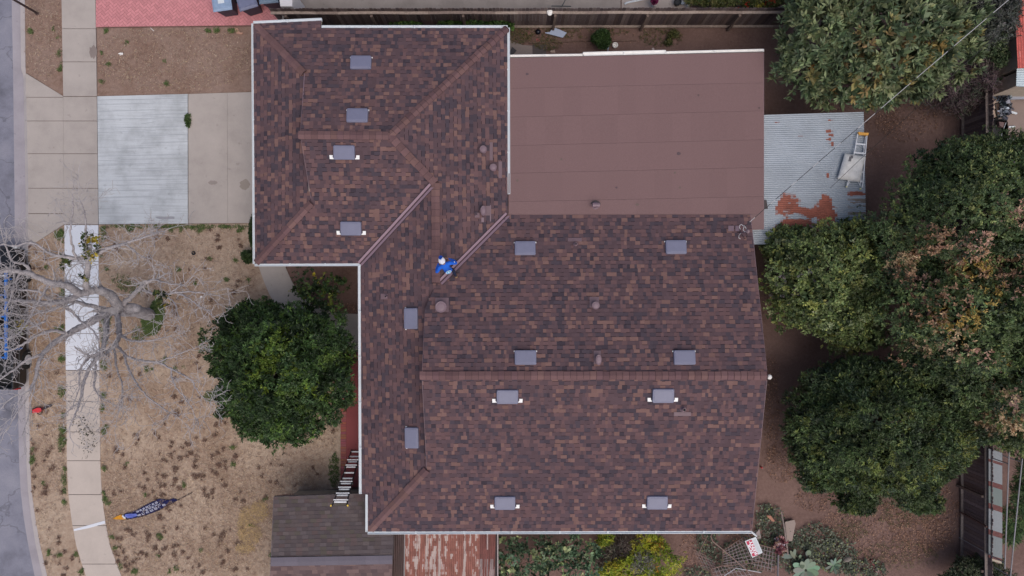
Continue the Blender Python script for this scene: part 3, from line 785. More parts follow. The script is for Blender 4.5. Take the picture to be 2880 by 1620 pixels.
shed = empty('metal_shed', P(2290, 480, 0), 'shed with pale corrugated metal roof and a big rust patch, right of flat brown roof', 'shed')
blotch = [(0.19, 0.70, 0.10, 0.10), (0.17, 0.86, 0.1, 0.05), (0.33, 0.86, 0.22, 0.055), (0.58, 0.80, 0.10, 0.15), (0.5, 0.77, 0.14, 0.04), (0.7, 0.88, 0.10, 0.04), (0.3, 0.74, 0.12, 0.025), (0.62, 0.70, 0.03, 0.06), (0.25, 0.93, 0.05, 0.03), (0.6, 0.95, 0.08, 0.05), (0.64, 0.14, 0.03, 0.012), (0.66, 0.17, 0.025, 0.012), (0.64, 0.2, 0.02, 0.012), (0.66, 0.235, 0.018, 0.018), (0.1, 0.06, 0.03, 0.006), (0.34, 0.17, 0.015, 0.006), (0.65, 0.055, 0.02, 0.006), (0.62, 0.48, 0.015, 0.02), (0.9, 0.62, .08, .02)]
def shedcol(a, b, ph):
    w = 0
    n1 = fbm(a * 4, b * 3.5, 3.2, 3) ; n2 = fbm(a * 1.2, b * 26, 2.0, 8)
    for x, y, rx, ry in blotch:
        d = ((a - .18 - .82 * x) / rx) ** 2 + ((b - y) / ry) ** 2
        w = max(w, 1.25 - d + n1 * 0.9 + n2 * 0.35)
    base = C(160, 168, 178)
    j = 1 + 0.10 * fbm(a * 4, b * 4, 1.3, 1) + 0.06 * n2
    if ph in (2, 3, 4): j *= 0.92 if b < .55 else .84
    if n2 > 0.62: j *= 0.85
    base = tuple(x * j for x in base)
    if w > 0.5:
        k = 1 + 0.25 * n1; return tuple(x * k for x in C(140, 82, 68))
    if w > 0.25: return tuple(x * 0.5 + y * 0.5 for x, y in zip(base, C(140, 96, 84)))
    if a > 0.85 and b > 0.66 and n2 > 0.1: return C(132, 120, 112)
    return base
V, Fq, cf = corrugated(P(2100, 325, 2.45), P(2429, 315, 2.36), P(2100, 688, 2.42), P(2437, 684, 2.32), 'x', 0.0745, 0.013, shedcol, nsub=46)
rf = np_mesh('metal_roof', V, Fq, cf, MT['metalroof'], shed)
for u, v in ((2170, 345), (2410, 340), (2415, 660), (2170, 665)):
    mb = MB(); p = P(u, v, 2.2); mb.box((p.x, p.y, 1.1), (0.1, 0.1, 2.2)); mb.build('post', MT['stucco'], shed)
mb = MB(); mb.bar(P(2150, 335, 2.24) , P(2425, 328, 2.22), 0.05, 0.12, C(96, 84, 76)); mb.build('beam', MT['wood'], shed); mb = MB(); mb.bar(P(2150, 670, 2.2), P(2430, 668, 2.2), 0.05, 0.12, C(96, 84, 76)); mb.build('beam', MT['wood'], shed)
mb = MB(); q = [P(2148, 563, 2.47), P(2155, 563, 2.47), P(2159, 587, 2.47), P(2148, 588, 2.47)]; mb.prism(q, 2.46, 2.5, C(70, 64, 66)); mb.build('flashing', MT['attr'], shed)

rust = empty('rusty_awning', P(1240, 1560, 0), 'lean-to awning of rust streaked corrugated iron at the bottom edge, below the white gutter', 'awning')
def rustcol(a, b, ph):
    n1 = fbm(a * 30, b * 0.6, 1.0, 5); n2 = fbm(a * 22, b * 9, 1.0, 9)
    x = a * 268
    if x < 30: return tuple(q * (1 + .3 * n2) for q in C(66, 46, 44))
    if x < 33: return C(150, 146, 146)
    if x < 222:
        return tuple(q * (1 + .2 * n2) for q in C(172, 154, 148)) if n1 + 0.7 * n2 > 0.24 else tuple(q * (1 + .35 * n2) for q in C(138, 86, 74))
    if x < 262: return tuple(q * (1 + .3 * n2) for q in (C(112, 64, 58) if b < .35 or n1 < 0.1 else C(140, 122, 120)))
    return C(64, 50, 50)
V, Fq, cf = corrugated(P(1104, 1470, 2.25), P(1402, 1470, 2.25), P(1100, 1760, 2.0), P(1395, 1760, 2.0), 'y', 0.07, 0.012, rustcol, nsub=40)
np_mesh('metal_roof', V, Fq[:, ::-1], cf, MT['metalroof'], rust)
mb = MB(); mb.bar(P(1371, 1490, 2.31), P(1371, 1545, 2.29), 0.05, 0.05, C(170, 150, 146)); mb.bar(P(1400, 1500, 2.31), P(1400, 1640, 2.2), 0.04, 0.05, C(168, 158, 156)); mb.build('batten', MT['wood'], rust)
for u, v in ((1112, 1640), (1380, 1640), (1380, 1505)):
    mb = MB(); p = P(u, v, 2.0); mb.box((p.x, p.y, 1.0), (0.09, 0.09, 1.95), col=C(110, 96, 88)); mb.build('post', MT['wood'], rust)

# ------------------------------------------------------------------ old shingled outbuilding
ob = empty('outbuilding', P(930, 1540, 0), 'low outbuilding with old faded grey brown shingle roof at the bottom edge', 'shed')
def pick_old(r): return r.choice([(92, 84, 86), (97, 88, 90), (88, 79, 81), (102, 92, 92), (94, 84, 84), (92, 85, 80), (98, 84, 84)])
n0, n1_, r0, r1_ = P(770, 1398, 2.1), P(1110, 1386, 2.1), P(762, 1580, 2.6), P(1104, 1574, 2.6)
s0, s1 = P(752, 1770, 2.1), P(1098, 1765, 2.1)
m = shingle_plane('old north', [n0, r0, r1_, n1_], ex=0.142, wmin=0.2, wmax=0.24, picker=pick_old, band=False, thick=0.01); m.build('shingle_roof', [MT['shingle'], MT['felt']], ob)
def pick_old2(r): return r.choice([(104, 86, 86), (112, 94, 94), (98, 82, 84), (120, 100, 98)])
m = shingle_plane('old south', [s0, s1, r1_, r0], ex=0.142, wmin=0.2, wmax=0.24, picker=pick_old2, band=False, thick=0.01); m.build('shingle_roof', [MT['shingle'], MT['felt']], ob)
mb = MB(); up = Vector((0, 0, 0.03)); dn = Vector((0, 0.16, -0.02)); dn2 = Vector((0, -0.16, -0.02))
for k in range(9):
    a = r0.lerp(r1_, k / 9) + up; b = r0.lerp(r1_, (k + 1) / 9 - 0.0006) + up; j = rng.uniform(.93, 1.07); c_ = tuple(x * j for x in C(112, 106, 116))
    mb.face([a + dn, a, b, b + dn], c_); mb.face([a, a + dn2, b + dn2, b], c_)
mb.build('ridge_cap', MT['flat'], ob)
mb = MB(); mb.bar(n0 + Vector((0, 0, -.06)), r0 + Vector((0, 0, -.06)), .03, .12, C(120, 112, 112)); mb.bar(r0 + Vector((0, 0, -.06)), s0 + Vector((0, 0, -.06)), .03, .12, C(120, 112, 112)); mb.bar(n0 + Vector((0, 0, -.06)), n1_ + Vector((0, 0, -.06)), .03, .12, C(120, 112, 112)); mb.bar(n1_ + Vector((0, 0, -.06)), r1_ + Vector((0, 0, -.06)), .03, .12, C(90, 82, 82)); mb.build('fascia', MT['wood'], ob)
mb = MB(); mb.prism([P(790, 1425, 2.1), P(1085, 1420, 2.1), P(1080, 1745, 2.1), P(775, 1745, 2.1)], -.05, 2.06); mb.build('wall', MT['stucco'], ob)

# ------------------------------------------------------------------ vegetation
def unit(a): return a / np.maximum(np.linalg.norm(a, axis=1, keepdims=True), 1e-9)
DENS = 2.6
def foliage(blobs, ncl, per, ll, lw, pal, seed, spread=0.9, jit=0.16, lump=0.16, zmin=-0.25, inner=0.3, clumps=40, tones=(0.75, 1.3), up=0.45, accents=None, dens=None, gain=(1, 1, 1), zfloor=0.05, droop=0.0):
    """leaf clusters spread through the volume of several ellipsoids.
    blobs: (x, y, z, rx, ry, rz); ncl clusters of 'per' leaves; pal: list of (weight, rgb)"""
    r = np.random.default_rng(seed); ncl = int(ncl * (dens or DENS)); clumps = int(clumps * 1.5)
    B = np.array(blobs, float)
    area = (B[:, 3] * B[:, 4] + B[:, 3] * B[:, 5] + B[:, 4] * B[:, 5]); pb = area / area.sum()
    k = r.choice(len(B), ncl, p=pb)
    d = unit(r.normal(size=(ncl, 3))); d[:, 2] = np.where((d[:, 2] < 0) & (r.random(ncl) < 0.72), -d[:, 2], d[:, 2]); d[:, 2] = np.where(d[:, 2] < zmin, -d[:, 2] * 0.8, d[:, 2]); d = unit(d)
    # lumpy radius
    fr = np.zeros(ncl)
    for q in range(5):
        w = r.normal(size=3) * 3.2; ph = r.random(len(B)) * 6.28
        fr += np.sin(d @ w + ph[k]) / 2.2
    rad = 1 + lump * fr + r.normal(size=ncl) * 0.035
    inn = r.random(ncl) < inner
    rad = np.where(inn, rad * r.uniform(0.55, 0.92, ncl), rad)
    p = B[k, :3] + d * B[k, 3:] * rad[:, None]
    # drop clusters deep inside another blob
    keep = p[:, 2] > zfloor
    for q in range(len(B)):
        e = (((p - B[q, :3]) / B[q, 3:]) ** 2).sum(1)
        keep &= ~((e < 0.30) & (k != q))
    p, d, k, inn = p[keep], d[keep], k[keep], inn[keep]; n = len(p)
    nrm = unit(d / B[k, 3:]); 
    # clump tone
    ci = r.integers(0, n, clumps); cp = p[ci]; ct = r.uniform(tones[0], tones[1], clumps)
    near = np.argmin(((p[:, None, :] - cp[None, :, :]) ** 2).sum(2), axis=1) if n * clumps < 4e6 else np.concatenate([np.argmin(((p[i:i + 4000, None, :] - cp[None]) ** 2).sum(2), axis=1) for i in range(0, n, 4000)])
    tone = ct[near]
    wts = np.array([w for w, c in pal]); wts = wts / wts.sum(); cols = np.array([C(*c) for w, c in pal]) * np.array(gain)
    clump_pal = r.choice(len(pal), clumps, p=wts)
    cl_col = np.where((r.random(n) < 0.55)[:, None], cols[clump_pal[near]], cols[r.choice(len(pal), n, p=wts)])
    if accents:
        for ax, ay, ar, ac, aw in accents:      # patches with leaves of another colour (flowers, dead sprays, new growth)
            dd = np.hypot(p[:, 0] - ax, p[:, 1] - ay) / ar
            hit = (dd + r.normal(size=n) * 0.25 < 1) & (r.random(n) < aw) & (nrm[:, 2] > -0.1)
            cl_col[hit] = C(*ac); tone[hit] = r.uniform(0.8, 1.2, hit.sum())
    # leaves
    m = n * per
    ax = np.repeat(nrm, per, 0); ax = unit(ax + np.array([0, 0, up]))
    rnd = unit(r.normal(size=(m, 3)))
    dirv = unit(ax * r.uniform(0.1, 1.0, (m, 1)) + rnd * spread); dirv[:, 2] -= droop; dirv = unit(dirv)
    base = np.repeat(p, per, 0) + r.normal(size=(m, 3)) * jit * ll
    side = unit(np.cross(dirv, unit(ax + r.normal(size=(m, 3)) * 0.35)))
    fn = np.cross(side, dirv)
    L = ll * r.uniform(0.65, 1.25, (m, 1)); Wd = lw * r.uniform(0.7, 1.2, (m, 1))
    big = np.repeat(np.where(inn, 1.5, 1.0), per)[:, None]; L = L * big; Wd = Wd * big * np.where(big > 1, 1.5, 1.0)
    tip = base + dirv * L; mid = base + dirv * L * 0.5 - fn * L * 0.05
    s1 = mid + side * Wd / 2 + fn * Wd * 0.12; s2 = mid - side * Wd / 2 + fn * Wd * 0.12
    V = np.stack([base, s1, tip, s2], 1).reshape(-1, 3)
    V[:, 2] = np.maximum(V[:, 2], 0.03)
    Fq = np.arange(m * 4).reshape(m, 4)
    cf = np.repeat(cl_col * tone[:, None], per, 0) * r.uniform(0.72, 1.3, (m, 1)) * r.uniform(0.92, 1.08, (m, 3))
    return V, Fq, np.clip(cf, 0.002, 0.8), p
def limbs_mb(base, tops, r0, seed, col=None):
    rr = random.Random(seed); mb = MB(); base = Vector(base)
    top = Vector((sum(t[0] for t in tops) / len(tops), sum(t[1] for t in tops) / len(tops), min(t[2] for t in tops) * 0.55))
    fork = base.lerp(top, 0.6)
    mb.tube([base - Vector((0, 0, 0.1)), base.lerp(fork, 0.5) + Vector((rr.uniform(-.06, .06), rr.uniform(-.06, .06), 0)), fork], [r0 * 1.25, r0, r0 * 0.85], 9)
    for t in tops:
        t = Vector(t); m = fork.lerp(t, 0.5) + Vector((rr.uniform(-.15, .15), rr.uniform(-.15, .15), 0.1))
        mb.tube([fork, m, t], [r0 * 0.6, r0 * 0.4, r0 * 0.12], 7)
    return mb
def B_(u, v, z, ru, rv, rz):
    p = P(u, v, z); s = (H - z) / F
    return (p.x, p.y, z, ru * s, rv * s, rz)
def ACC(u, v, z, r_, col, w):
    p = P(u, v, z); return (p.x, p.y, r_ * (H - z) / F, col, w)
def tree(name, label, cat_, base, blobs, ncl, per, ll, lw, pal, seed, trunk_r=0.12, group=None, bark='brown_bark', stem='trunk', **kw):
    t = empty(name, base, label, cat_, group)
    V, Fq, cf, p = foliage(blobs, ncl, per, ll, lw, pal, seed, **kw)
    np_mesh('crown', V, Fq, cf, MT['leaf'], t)
    m = limbs_mb(base, [(b[0], b[1], b[2] + 0.1 * b[5]) for b in blobs], trunk_r, seed); m.build(stem, MT[bark], t, smooth=True)
    return t

# front garden tree
ar_ = random.Random(8)
tree('round_tree', 'dense round dark green tree with yellow green tips on the front lawn beside the gutter', 'tree', P(812, 1020, 0),
     [B_(805, 1040, 2.6, 150, 150, 1.9), B_(705, 1060, 2.2, 95, 90, 1.4), B_(905, 1080, 2.3, 90, 95, 1.4), B_(760, 930, 2.2, 105, 75, 1.4), B_(880, 960, 2.4, 95, 85, 1.4), B_(790, 1160, 2.2, 100, 70, 1.3), B_(650, 990, 1.8, 48, 36, .7), B_(690, 1150, 1.8, 62, 44, .7), B_(940, 1000, 2.2, 55, 66, 1.0), B_(660, 905, 1.9, 42, 36, .7), B_(830, 1212, 1.6, 34, 30, .5), B_(765, 880, 1.9, 36, 32, .5), B_(622, 1040, 1.7, 26, 16, .4), B_(640, 1110, 1.7, 24, 18, .4), B_(760, 1225, 1.5, 22, 22, .4), B_(720, 1200, 1.6, 26, 24, .4), B_(880, 1195, 1.7, 34, 22, .4), B_(700, 865, 1.8, 24, 20, .4)],
     3800, 11, 0.125, 0.042, [(4, (44, 62, 38)), (3, (54, 74, 42)), (2, (36, 50, 34)), (.8, (72, 94, 46))], 11, trunk_r=0.14,
     gain=(1.75, 1.7, 1.5), spread=0.8, clumps=330, tones=(0.55, 1.45), lump=0.3, inner=.35,
     accents=[ACC(800 + ar_.gauss(0, 75), 1030 + ar_.gauss(0, 70), 4.2, ar_.uniform(10, 24), ar_.choice([(108, 126, 46), (96, 116, 48), (90, 112, 50)]), ar_.uniform(.3, .7)) for _ in range(34)])
# young citrus in front of the door
tree('citrus_bush', 'small loose citrus bush with yellow green leaves between the path and the house wall', 'bush', P(900, 815, 0),
     [B_(905, 830, 1.0, 50, 42, .6), B_(868, 800, .9, 34, 34, .5), B_(935, 800, 1.0, 36, 28, .45), B_(890, 860, .9, 50, 34, .5), B_(955, 790, .9, 18, 13, .25), B_(845, 815, .8, 24, 24, .4)],
     330, 6, 0.10, 0.052, [(2, (84, 104, 56)), (3, (60, 82, 46)), (3, (46, 64, 40)), (.4, (140, 140, 64))], 12, trunk_r=0.035, stem='stem', spread=1.2, clumps=60, tones=(.6, 1.4), lump=0.35, dens=1.3, accents=[ACC(868, 780, 1.5, 12, (176, 164, 52), .6), ACC(915, 840, 1.6, 20, (128, 138, 62), .4)])
# loquat with big leaves
tree('loquat_tree', 'broad tree with big grey green leaf rosettes and orange brown tips, top right', 'tree', P(2440, 150, 0),
     [B_(2450, 100, 3.2, 190, 130, 1.9), B_(2320, 110, 2.9, 130, 120, 1.5), B_(2600, 90, 3.0, 140, 130, 1.6), B_(2480, 210, 2.8, 160, 95, 1.4), B_(2300, 225, 2.3, 100, 70, 1.1), B_(2500, -30, 3.0, 230, 80, 1.5), B_(2250, 180, 2.1, 60, 60, .8), B_(2330, 275, 1.9, 60, 28, .6), B_(2460, 275, 2.0, 60, 28, .6), B_(2280, 30, 2.5, 80, 70, 1.2), B_(2655, 150, 2.7, 80, 90, 1.1), B_(2570, 230, 2.4, 70, 50, .9)],
     1050, 12, 0.27, 0.085, [(4, (104, 118, 90)), (3, (88, 104, 80)), (2.4, (122, 132, 100)), (1.5, (74, 88, 66)), (.6, (134, 130, 88))], 13, trunk_r=0.16,
     gain=(1.25, 1.2, 1.1), spread=0.75, jit=0.08, clumps=260, tones=(0.7, 1.35), lump=0.2, up=0.8, inner=0.2, dens=1.9,
     accents=[ACC(2370, 160, 4.4, 40, (150, 112, 62), .08), ACC(2500, 90, 5.0, 90, (140, 120, 82), .10), ACC(2620, 90, 4.4, 70, (146, 122, 76), .12), ACC(2420, 240, 3.8, 60, (134, 114, 72), .1), ACC(2560, 190, 4.0, 60, (140, 124, 76), .1)])
tree('purple_shrub', 'bare purple grey twiggy shrub below the big leaved tree at the back fence', 'shrub', P(2690, 250, 0),
     [B_(2680, 235, 1.3, 70, 70, .9), B_(2630, 255, 1.1, 60, 40, .7), B_(2740, 225, 1.3, 45, 40, .7), B_(2690, 290, .9, 45, 30, .6)],
     520, 6, 0.16, 0.022, [(3, (96, 80, 84)), (2, (80, 66, 70)), (2, (110, 96, 96)), (1.4, (78, 84, 70))], 14, trunk_r=0.05, stem='stem', spread=1.3, lump=0.3)
tree('olive_bush', 'grey leaved bush beside the red metal roof in the top right corner', 'bush', P(2785, 60, 0),
     [B_(2780, 50, 2.2, 60, 70, .9), B_(2820, 30, 2.1, 45, 60, .8), B_(2745, 90, 1.9, 40, 50, .8), B_(2770, 120, 1.6, 40, 40, .7), B_(2720, 30, 2.0, 40, 50, .8)],
     620, 7, 0.12, 0.032, [(3, (84, 88, 84)), (2, (96, 98, 94)), (2, (66, 72, 66)), (1, (56, 64, 54))], 15, trunk_r=0.07, spread=1.1, lump=0.25)
tree('vine_bush', 'leafy pale green bush growing over the back fence below the grey bush', 'bush', P(2790, 150, 0),
     [B_(2785, 120, 1.8, 28, 40, .5), B_(2800, 160, 1.6, 22, 40, .5), B_(2812, 225, .7, 22, 22, .5)],
     200, 6, 0.11, 0.06, [(3, (90, 104, 74)), (2, (66, 82, 56)), (1, (112, 120, 88))], 16, trunk_r=0.03, stem='stem', spread=1.2)
# back garden trees on the right
tree('lemon_tree', 'pale olive green citrus tree touching the metal shed roof and the gable edge', 'tree', P(2320, 800, 0),
     [B_(2320, 760, 2.7, 135, 110, 1.3), B_(2240, 720, 2.4, 95, 75, 1.1), B_(2390, 720, 2.6, 90, 80, 1.1), B_(2330, 860, 2.3, 100, 80, 1.1), B_(2400, 830, 2.4, 80, 90, 1.1), B_(2390, 940, 1.9, 90, 50, .9), B_(2210, 800, 2.0, 65, 60, .9), B_(2230, 870, 1.5, 65, 50, .8), B_(2400, 670, 2.5, 70, 50, .8), B_(2180, 700, 2.0, 40, 40, .7), B_(2220, 660, 2.4, 55, 22, .5)],
     2600, 8, 0.12, 0.062, [(4, (82, 98, 62)), (3, (98, 114, 74)), (2, (60, 76, 50)), (1.6, (124, 134, 80)), (1, (112, 124, 96))], 17, trunk_r=0.12, gain=(1.45, 1.35, 1.25), spread=1.1, clumps=320, tones=(0.55, 1.4), lump=0.22,
     accents=[ACC(2230, 800, 3.0, 40, (120, 116, 116), .12), ACC(2410, 690, 3.5, 30, (150, 152, 66), .15)])
BR = (176, 140, 112); TN = (204, 176, 140); OC = (176, 150, 84); PK = (190, 152, 132)
tree('tall_tree', 'largest back garden tree, dark green with dry pinkish brown sprays, at the right edge', 'tree', P(2660, 760, 0),
     [B_(2660, 640, 4.2, 190, 170, 2.2), B_(2800, 600, 4.4, 150, 180, 2.2), B_(2615, 560, 3.6, 105, 95, 1.8), B_(2700, 860, 4.2, 190, 170, 2.2), B_(2820, 840, 4.4, 130, 180, 2.2), B_(2600, 960, 3.4, 110, 100, 1.6), B_(2740, 1010, 3.8, 160, 130, 1.9), B_(2830, 1120, 3.8, 120, 130, 1.8), B_(2560, 760, 3.4, 90, 110, 1.5), B_(2680, 470, 3.6, 110, 62, 1.5), B_(2790, 470, 4.0, 120, 80, 1.6), B_(2535, 660, 3.0, 52, 62, 1.1), B_(2560, 1040, 2.8, 70, 50, 1.0), B_(2860, 1230, 3.0, 60, 40, 1.0), B_(2770, 1200, 3.0, 60, 50, 1.0), B_(2900, 700, 4.4, 120, 300, 2.0)],
     9500, 8, 0.115, 0.046, [(4, (66, 82, 56)), (3, (78, 95, 62)), (2, (50, 64, 48)), (1.4, (100, 112, 72))], 18, trunk_r=0.22, gain=(1.6, 1.5, 1.35), spread=1.1, clumps=520, tones=(0.5, 1.4), lump=0.22,
     accents=[ACC(2520, 740, 4.2, 32, TN, 0.69), ACC(2510, 780, 4.0, 24, BR, 0.55), ACC(2645, 655, 6.2, 20, BR, 0.55), ACC(2645, 700, 6.2, 23, BR, 0.65), ACC(2700, 700, 6.2, 15, PK, 0.65), ACC(2765, 690, 6.5, 42, PK, 0.65), ACC(2790, 760, 6.5, 35, OC, 0.55), ACC(2770, 740, 6.5, 44, BR, 0.42), ACC(2660, 790, 6.2, 24, PK, 0.55), ACC(2690, 830, 6.2, 26, BR, 0.46), ACC(2720, 900, 6.3, 44, OC, 0.55), ACC(2690, 970, 6.0, 40, TN, 0.55), ACC(2620, 880, 5.6, 40, BR, 0.38), ACC(2860, 600, 6.5, 35, PK, 0.55), ACC(2865, 760, 6.4, 48, BR, 0.51), ACC(2530, 1020, 3.9, 24, BR, 0.46), ACC(2740, 1000, 5.8, 24, PK, 0.46), ACC(2860, 1180, 4.8, 48, TN, 0.75), ACC(2840, 1110, 5.4, 20, TN, 0.55), ACC(2590, 660, 5.2, 21, BR, 0.46), ACC(2860, 1020, 6, 21, OC, 0.46), ACC(2810, 830, 6.4, 35, OC, 0.29)])
tree('globe_tree', 'smooth round dark green tree right of the roof corner in the back garden', 'tree', P(2460, 1190, 0),
     [B_(2450, 1190, 2.8, 190, 150, 2.0), B_(2320, 1180, 2.4, 110, 120, 1.5), B_(2580, 1200, 2.6, 120, 130, 1.6), B_(2440, 1300, 2.2, 160, 90, 1.4), B_(2400, 1080, 2.4, 150, 80, 1.4), B_(2560, 1330, 1.9, 90, 80, 1.1), B_(2640, 1250, 2.3, 80, 90, 1.2), B_(2270, 1250, 1.8, 60, 80, 1.0), B_(2400, 1400, 1.3, 60, 40, .7), B_(2300, 1330, 1.6, 55, 50, .8), B_(2560, 1090, 2.5, 100, 70, 1.3), B_(2660, 1180, 2.4, 55, 70, .9), B_(2590, 1410, 1.3, 50, 30, .6)],
     6200, 9, 0.135, 0.042, [(4, (58, 74, 50)), (3, (70, 87, 56)), (2, (46, 60, 46)), (1.2, (96, 108, 62))], 19, trunk_r=0.18, gain=(1.55, 1.45, 1.3), spread=0.85, clumps=620, tones=(0.5, 1.45), lump=0.15,
     accents=[ACC(2600, 1310, 3.4, 40, (118, 120, 58), .3), ACC(2690, 1240, 3.2, 40, (112, 114, 56), .35), ACC(2450, 1340, 3.2, 50, (92, 104, 52), .35)])
# bottom edge planting
tree('broadleaf_shrub', 'straggly shrub with blue green oval leaves below the white gutter at the bottom', 'shrub', P(1530, 1590, 0),
     [B_(1440, 1535, 1.3, 65, 28, .4), B_(1520, 1590, 1.4, 100, 50, .6), B_(1600, 1550, 1.4, 60, 35, .5), B_(1430, 1600, 1.2, 50, 40, .5), B_(1580, 1610, 1.3, 90, 50, .6), B_(1620, 1500, 1.1, 18, 18, .3), B_(1660, 1560, 1.2, 40, 35, .45), B_(1375, 1610, 1.2, 40, 20, .4), B_(1550, 1530, 1.2, 40, 20, .4)],
     560, 6, 0.12, 0.062, [(3, (88, 112, 86)), (3, (70, 92, 68)), (2, (112, 132, 100)), (1.4, (160, 170, 122)), (1, (56, 74, 54))], 20, trunk_r=0.02, stem='stem', spread=1.3, lump=0.5, clumps=80, tones=(.6, 1.4), inner=.2, dens=1.7)
tree('golden_shrub', 'bright yellow green shrub with orange tips at the bottom edge beside the dirt path', 'shrub', P(1810, 1590, 0),
     [B_(1780, 1590, 1.0, 75, 45, .55), B_(1850, 1580, 1.0, 65, 50, .55), B_(1800, 1625, 1.0, 95, 40, .55), B_(1820, 1515, .8, 40, 28, .4), B_(1720, 1610, .8, 50, 30, .45), B_(1700, 1515, .7, 30, 20, .35), B_(1850, 1540, .8, 25, 30, .4)],
     900, 8, 0.11, 0.026, [(4, (160, 170, 58)), (3, (138, 156, 52)), (2, (190, 188, 76)), (2, (98, 122, 46))], 21, trunk_r=0.03, stem='stem', spread=1.0, lump=0.22, dens=1.8, clumps=70, tones=(.7, 1.3),
     accents=[ACC(1770, 1558, 1.6, 11, (206, 156, 54), .4), ACC(1862, 1548, 1.6, 13, (210, 146, 64), .45), ACC(1850, 1604, 1.6, 8, (208, 146, 54), .45), ACC(1815, 1590, 1.6, 28, (134, 134, 122), .8), ACC(1830, 1540, 1.4, 18, (196, 182, 66), .5), ACC(1725, 1600, 1.4, 24, (190, 178, 60), .5), ACC(1790, 1600, 1.5, 16, (134, 132, 118), .6), ACC(1800, 1497, 1.1, 20, (176, 164, 56), .6)])
tree('dry_bush', 'bare grey twiggy bush between the blue green shrub and the yellow green shrub', 'bush', P(1745, 1560, 0),
     [B_(1745, 1545, .7, 45, 40, .5), B_(1720, 1575, .6, 40, 30, .4)], 160, 6, 0.2, 0.016, [(2, (110, 98, 92)), (2, (88, 78, 74)), (1, (120, 118, 104))], 22, trunk_r=0.02, stem='stem', spread=1.3)
tree('corner_bush', 'dull green bush at the foot of the right fence in the bottom right', 'bush', P(2720, 1610, 0),
     [B_(2715, 1600, .9, 50, 35, .5), B_(2770, 1590, 1.0, 40, 40, .5), B_(2690, 1625, .8, 50, 25, .4), B_(2790, 1625, 1.0, 50, 30, .5)], 420, 7, 0.10, 0.04, [(3, (74, 82, 60)), (2, (58, 68, 50)), (1, (100, 104, 84))], 23, trunk_r=0.03, stem='stem', spread=1.2)
tree('bamboo_clump', 'fresh green feathery bamboo beyond the right fence at the right edge', 'bamboo', P(2860, 1450, 0),
     [B_(2868, 1390, 1.4, 25, 40, .6), B_(2850, 1460, 1.2, 32, 40, .6), B_(2880, 1330, 1.4, 22, 40, .6), B_(2835, 1500, 1.0, 22, 25, .5)], 340, 6, 0.2, 0.02, [(3, (84, 108, 66)), (2, (62, 88, 54)), (1, (108, 128, 78))], 24, trunk_r=0.03, stem='stem', spread=0.9, droop=.3)
# weeds and bushes near the north fence
WEED = [(3, (66, 92, 46)), (2, (52, 76, 40)), (1, (86, 112, 56))]
for i, (u, v, r_, lab) in enumerate([(1263, 68, 30, 'bright green weed clump between fence and gutter, second from right'), (1395, 68, 42, 'largest bright green weed clump at the gutter corner below the fence'), (1340, 68, 34, 'bright green weed clump just left of the gutter corner below the fence'), (1145, 70, 36, 'dim low green weed clump behind the gutter, leftmost below the fence')]):
    tree('weed_clump', lab, 'weed', P(u, v, 0), [B_(u, v, .35, r_, 15, .3), B_(u + r_ * .5, v + 3, .3, r_ * .6, 12, .25)], 70, 6, .12, .07, WEED, 30 + i, trunk_r=.015, stem='stem', group='weeds along the north fence', spread=1.2)
tree('green_bush', 'round dark green bush standing alone in the dirt below the north fence', 'bush', P(1693, 114, 0), [B_(1693, 112, .4, 24, 22, .4)], 260, 7, .09, .03, [(3, (58, 80, 42)), (2, (46, 66, 36)), (1, (74, 98, 54))], 35, trunk_r=.02, stem='stem')
tree('weed_clump', 'small olive weed in the dirt right of the round bush', 'weed', P(1895, 100, 0), [B_(1894, 97, .15, 12, 10, .15), B_(1880, 117, .12, 9, 10, .12)], 60, 6, .07, .03, [(2, (96, 98, 60)), (2, (78, 84, 52))], 36, trunk_r=.01, stem='stem')
tree('flower_bed', 'green garden bed with red and yellow flowers beyond the north fence at the top edge', 'plants', P(2070, 2, 0), [B_(2070, -5, .5, 130, 24, .4), B_(2150, 0, .6, 60, 22, .5), B_(1985, 3, .4, 55, 14, .35)], 620, 6, .1, .05, [(3, (98, 104, 60)), (2, (74, 86, 48)), (2, (120, 120, 74)), (1, (60, 66, 40))], 37, trunk_r=.02, stem='stem', spread=1.2,
     accents=[ACC(2098, 14, .8, 14, (190, 70, 50), .5), ACC(2165, 0, .9, 10, (190, 74, 54), .5), ACC(2135, 15, .9, 10, (190, 180, 80), .5)])
tree('flower_pot_plant', 'tiny magenta flowering plant beyond the north fence beside the white pipe', 'plant', P(1838, 6, 0), [B_(1840, 2, .4, 8, 9, .2)], 50, 5, .06, .04, [(3, (124, 30, 84)), (1, (80, 30, 60))], 38, trunk_r=.01, stem='stem')
# weed growing from the driveway joint, bush at house corner
tree('joint_weed', 'upright green weed growing in the joint between the white and tan driveway slabs', 'weed', P(529, 336, 0), [B_(529, 334, .1, 5, 12, .1), B_(530, 350, .08, 3, 6, .06)], 40, 6, .07, .03, [(3, (84, 104, 62)), (2, (66, 86, 50))], 39, trunk_r=.008, stem='stem')
tree('corner_shrub', 'small dark green shrub against the left house edge on the lawn', 'shrub', P(700, 722, 0), [B_(702, 722, .35, 20, 16, .3), B_(714, 650, .2, 9, 40, .2)], 200, 6, .08, .04, [(3, (64, 82, 46)), (2, (52, 68, 42))], 40, trunk_r=.015, stem='stem')

